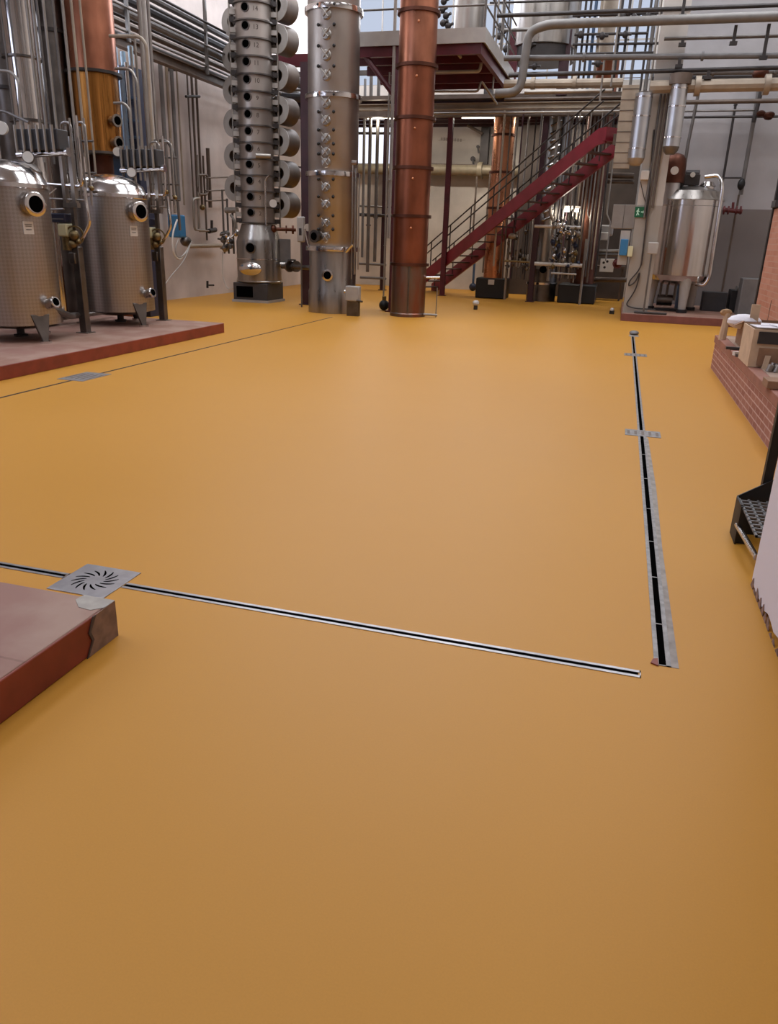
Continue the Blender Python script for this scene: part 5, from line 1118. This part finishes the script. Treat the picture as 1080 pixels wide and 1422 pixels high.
part('side_plate', poly(nb(), [(.822, 4.46, 0), (.822, 4.46, .17), (.94, 4.78, .30), (.99, 4.92, .30), (.99, 4.92, .26), (.9, 4.70, 0)][:0] + [(.822, 4.46, .0), (.822, 4.46, .235), (.835, 4.46, .235), (.90, 4.46, .0)], (0, .012, 0)), black, t)
part('front_plate', box(nb(), .822, .832, 4.44, 4.64, 0, .23), black, t)
part('back_cheek', poly(nb(), [(.825, 4.64, .0), (.825, 4.64, .23), (1.1, 4.64, .42), (1.1, 4.64, 0)], (0, .012, 0)), black, t)
part('post', box(nb(), .95, 1.0, 4.66, 4.71, 0, 1.6), black, t)
b = nb(); part('handle_tube', tube(nb(), [(.83, 4.5, .1), (.86, 4.0, .1)], .016), steel_sh, t)
b = nb()
for k in range(11): box(b, .83, 1.09, 3.98+.06*k, 3.995+.06*k, .215, .225)
for k in range(6): box(b, .83+.05*k, .842+.05*k, 3.98, 4.62, .215, .225)
part('perforated_tread', b, mgrey, t)

# ------------------------------------------------------------------ bits on the floor
q = atZ(660, 430); t = thing('plastic_cap', 'small crumpled white cap with dark foot on the floor left of the black box', 'cap', (q.x, q.y, 0)); part('cap', ball(nb(), (q.x, q.y, .16), .085, (1, 1, .8)), white, t); part('foot', cyl(nb(), (q.x, q.y, 0), (q.x, q.y, .11), .05), pipe_d, t)
q = atZ(849, 436); t = thing('plastic_cap', 'small black and white cap on the floor left of the red plinth', 'cap', (q.x, q.y, 0)); part('cap', ball(nb(), (q.x, q.y, .1), .05), white, t); part('foot', box(nb(), q.x-.06, q.x+.06, q.y-.05, q.y+.05, 0, .08), black, t, bevel=.01)

# ------------------------------------------------------------------ light
def area(name, loc, rot, sx, sy_, e, col=(1, 1, 1)):
    l = bpy.data.lights.new(name, 'AREA'); l.shape = 'RECTANGLE'; l.size = sx; l.size_y = sy_; l.energy = e; l.color = col
    o = bpy.data.objects.new(name, l); C.objects.link(o); o.location = loc; o.rotation_euler = rot; return o
for a, b in sk:
    for c, d in skY: area('added_skylight', ((a+b)/2, (c+d)/2, ZC+.05), (0, 0, 0), b-a, d-c, (11 if c < 2 else 17)*(b-a)*(d-c), (.97, .98, 1))
for u0, u1, z0, z1 in Lh: area('window_light', (XL+.05, (u0+u1)/2, (z0+z1)/2), (0, -PI/2, 0), z1-z0, u1-u0, (20 if u0 > 5 else 1.5)*(u1-u0)*(z1-z0), (.82, .89, 1))
area('window_light', (-5.2, YB-.02, 8), (-PI/2, 0, 0), 10.4, 3.2, 800, (.85, .9, 1))
for xx, yy in FL: area('added_fill_light', (xx, yy, 5.06), (0, 0, 0), 1.2, .12, 75, (1, .93, .83))
for px, py, Y in ((793, 292, 22.85), (526, 163, 23.4)):
    l = bpy.data.lights.new('lamp', 'POINT'); l.energy = 40; l.shadow_soft_size = .15; l.color = (1, .9, .75); o = bpy.data.objects.new('lamp', l); C.objects.link(o); o.location = atY(px, py, Y)+Vector((0, -.15, -.12))
w = bpy.data.worlds.new('world'); w.use_nodes = True; bpy.context.scene.world = w
w.node_tree.nodes['Background'].inputs[0].default_value = (.75, .82, 1, 1); w.node_tree.nodes['Background'].inputs[1].default_value = 1
sc = bpy.context.scene
sc.view_settings.view_transform = 'Standard'; sc.view_settings.look = 'None'; sc.view_settings.gamma = 1; sc.view_settings.use_curve_mapping = False
sc.view_settings.exposure = -.1
sc.cycles.use_denoising = True; sc.cycles.max_bounces = 8; sc.cycles.sample_clamp_indirect = 6
for o in bpy.data.objects:
    if '_b' in o.keys(): del o['_b']
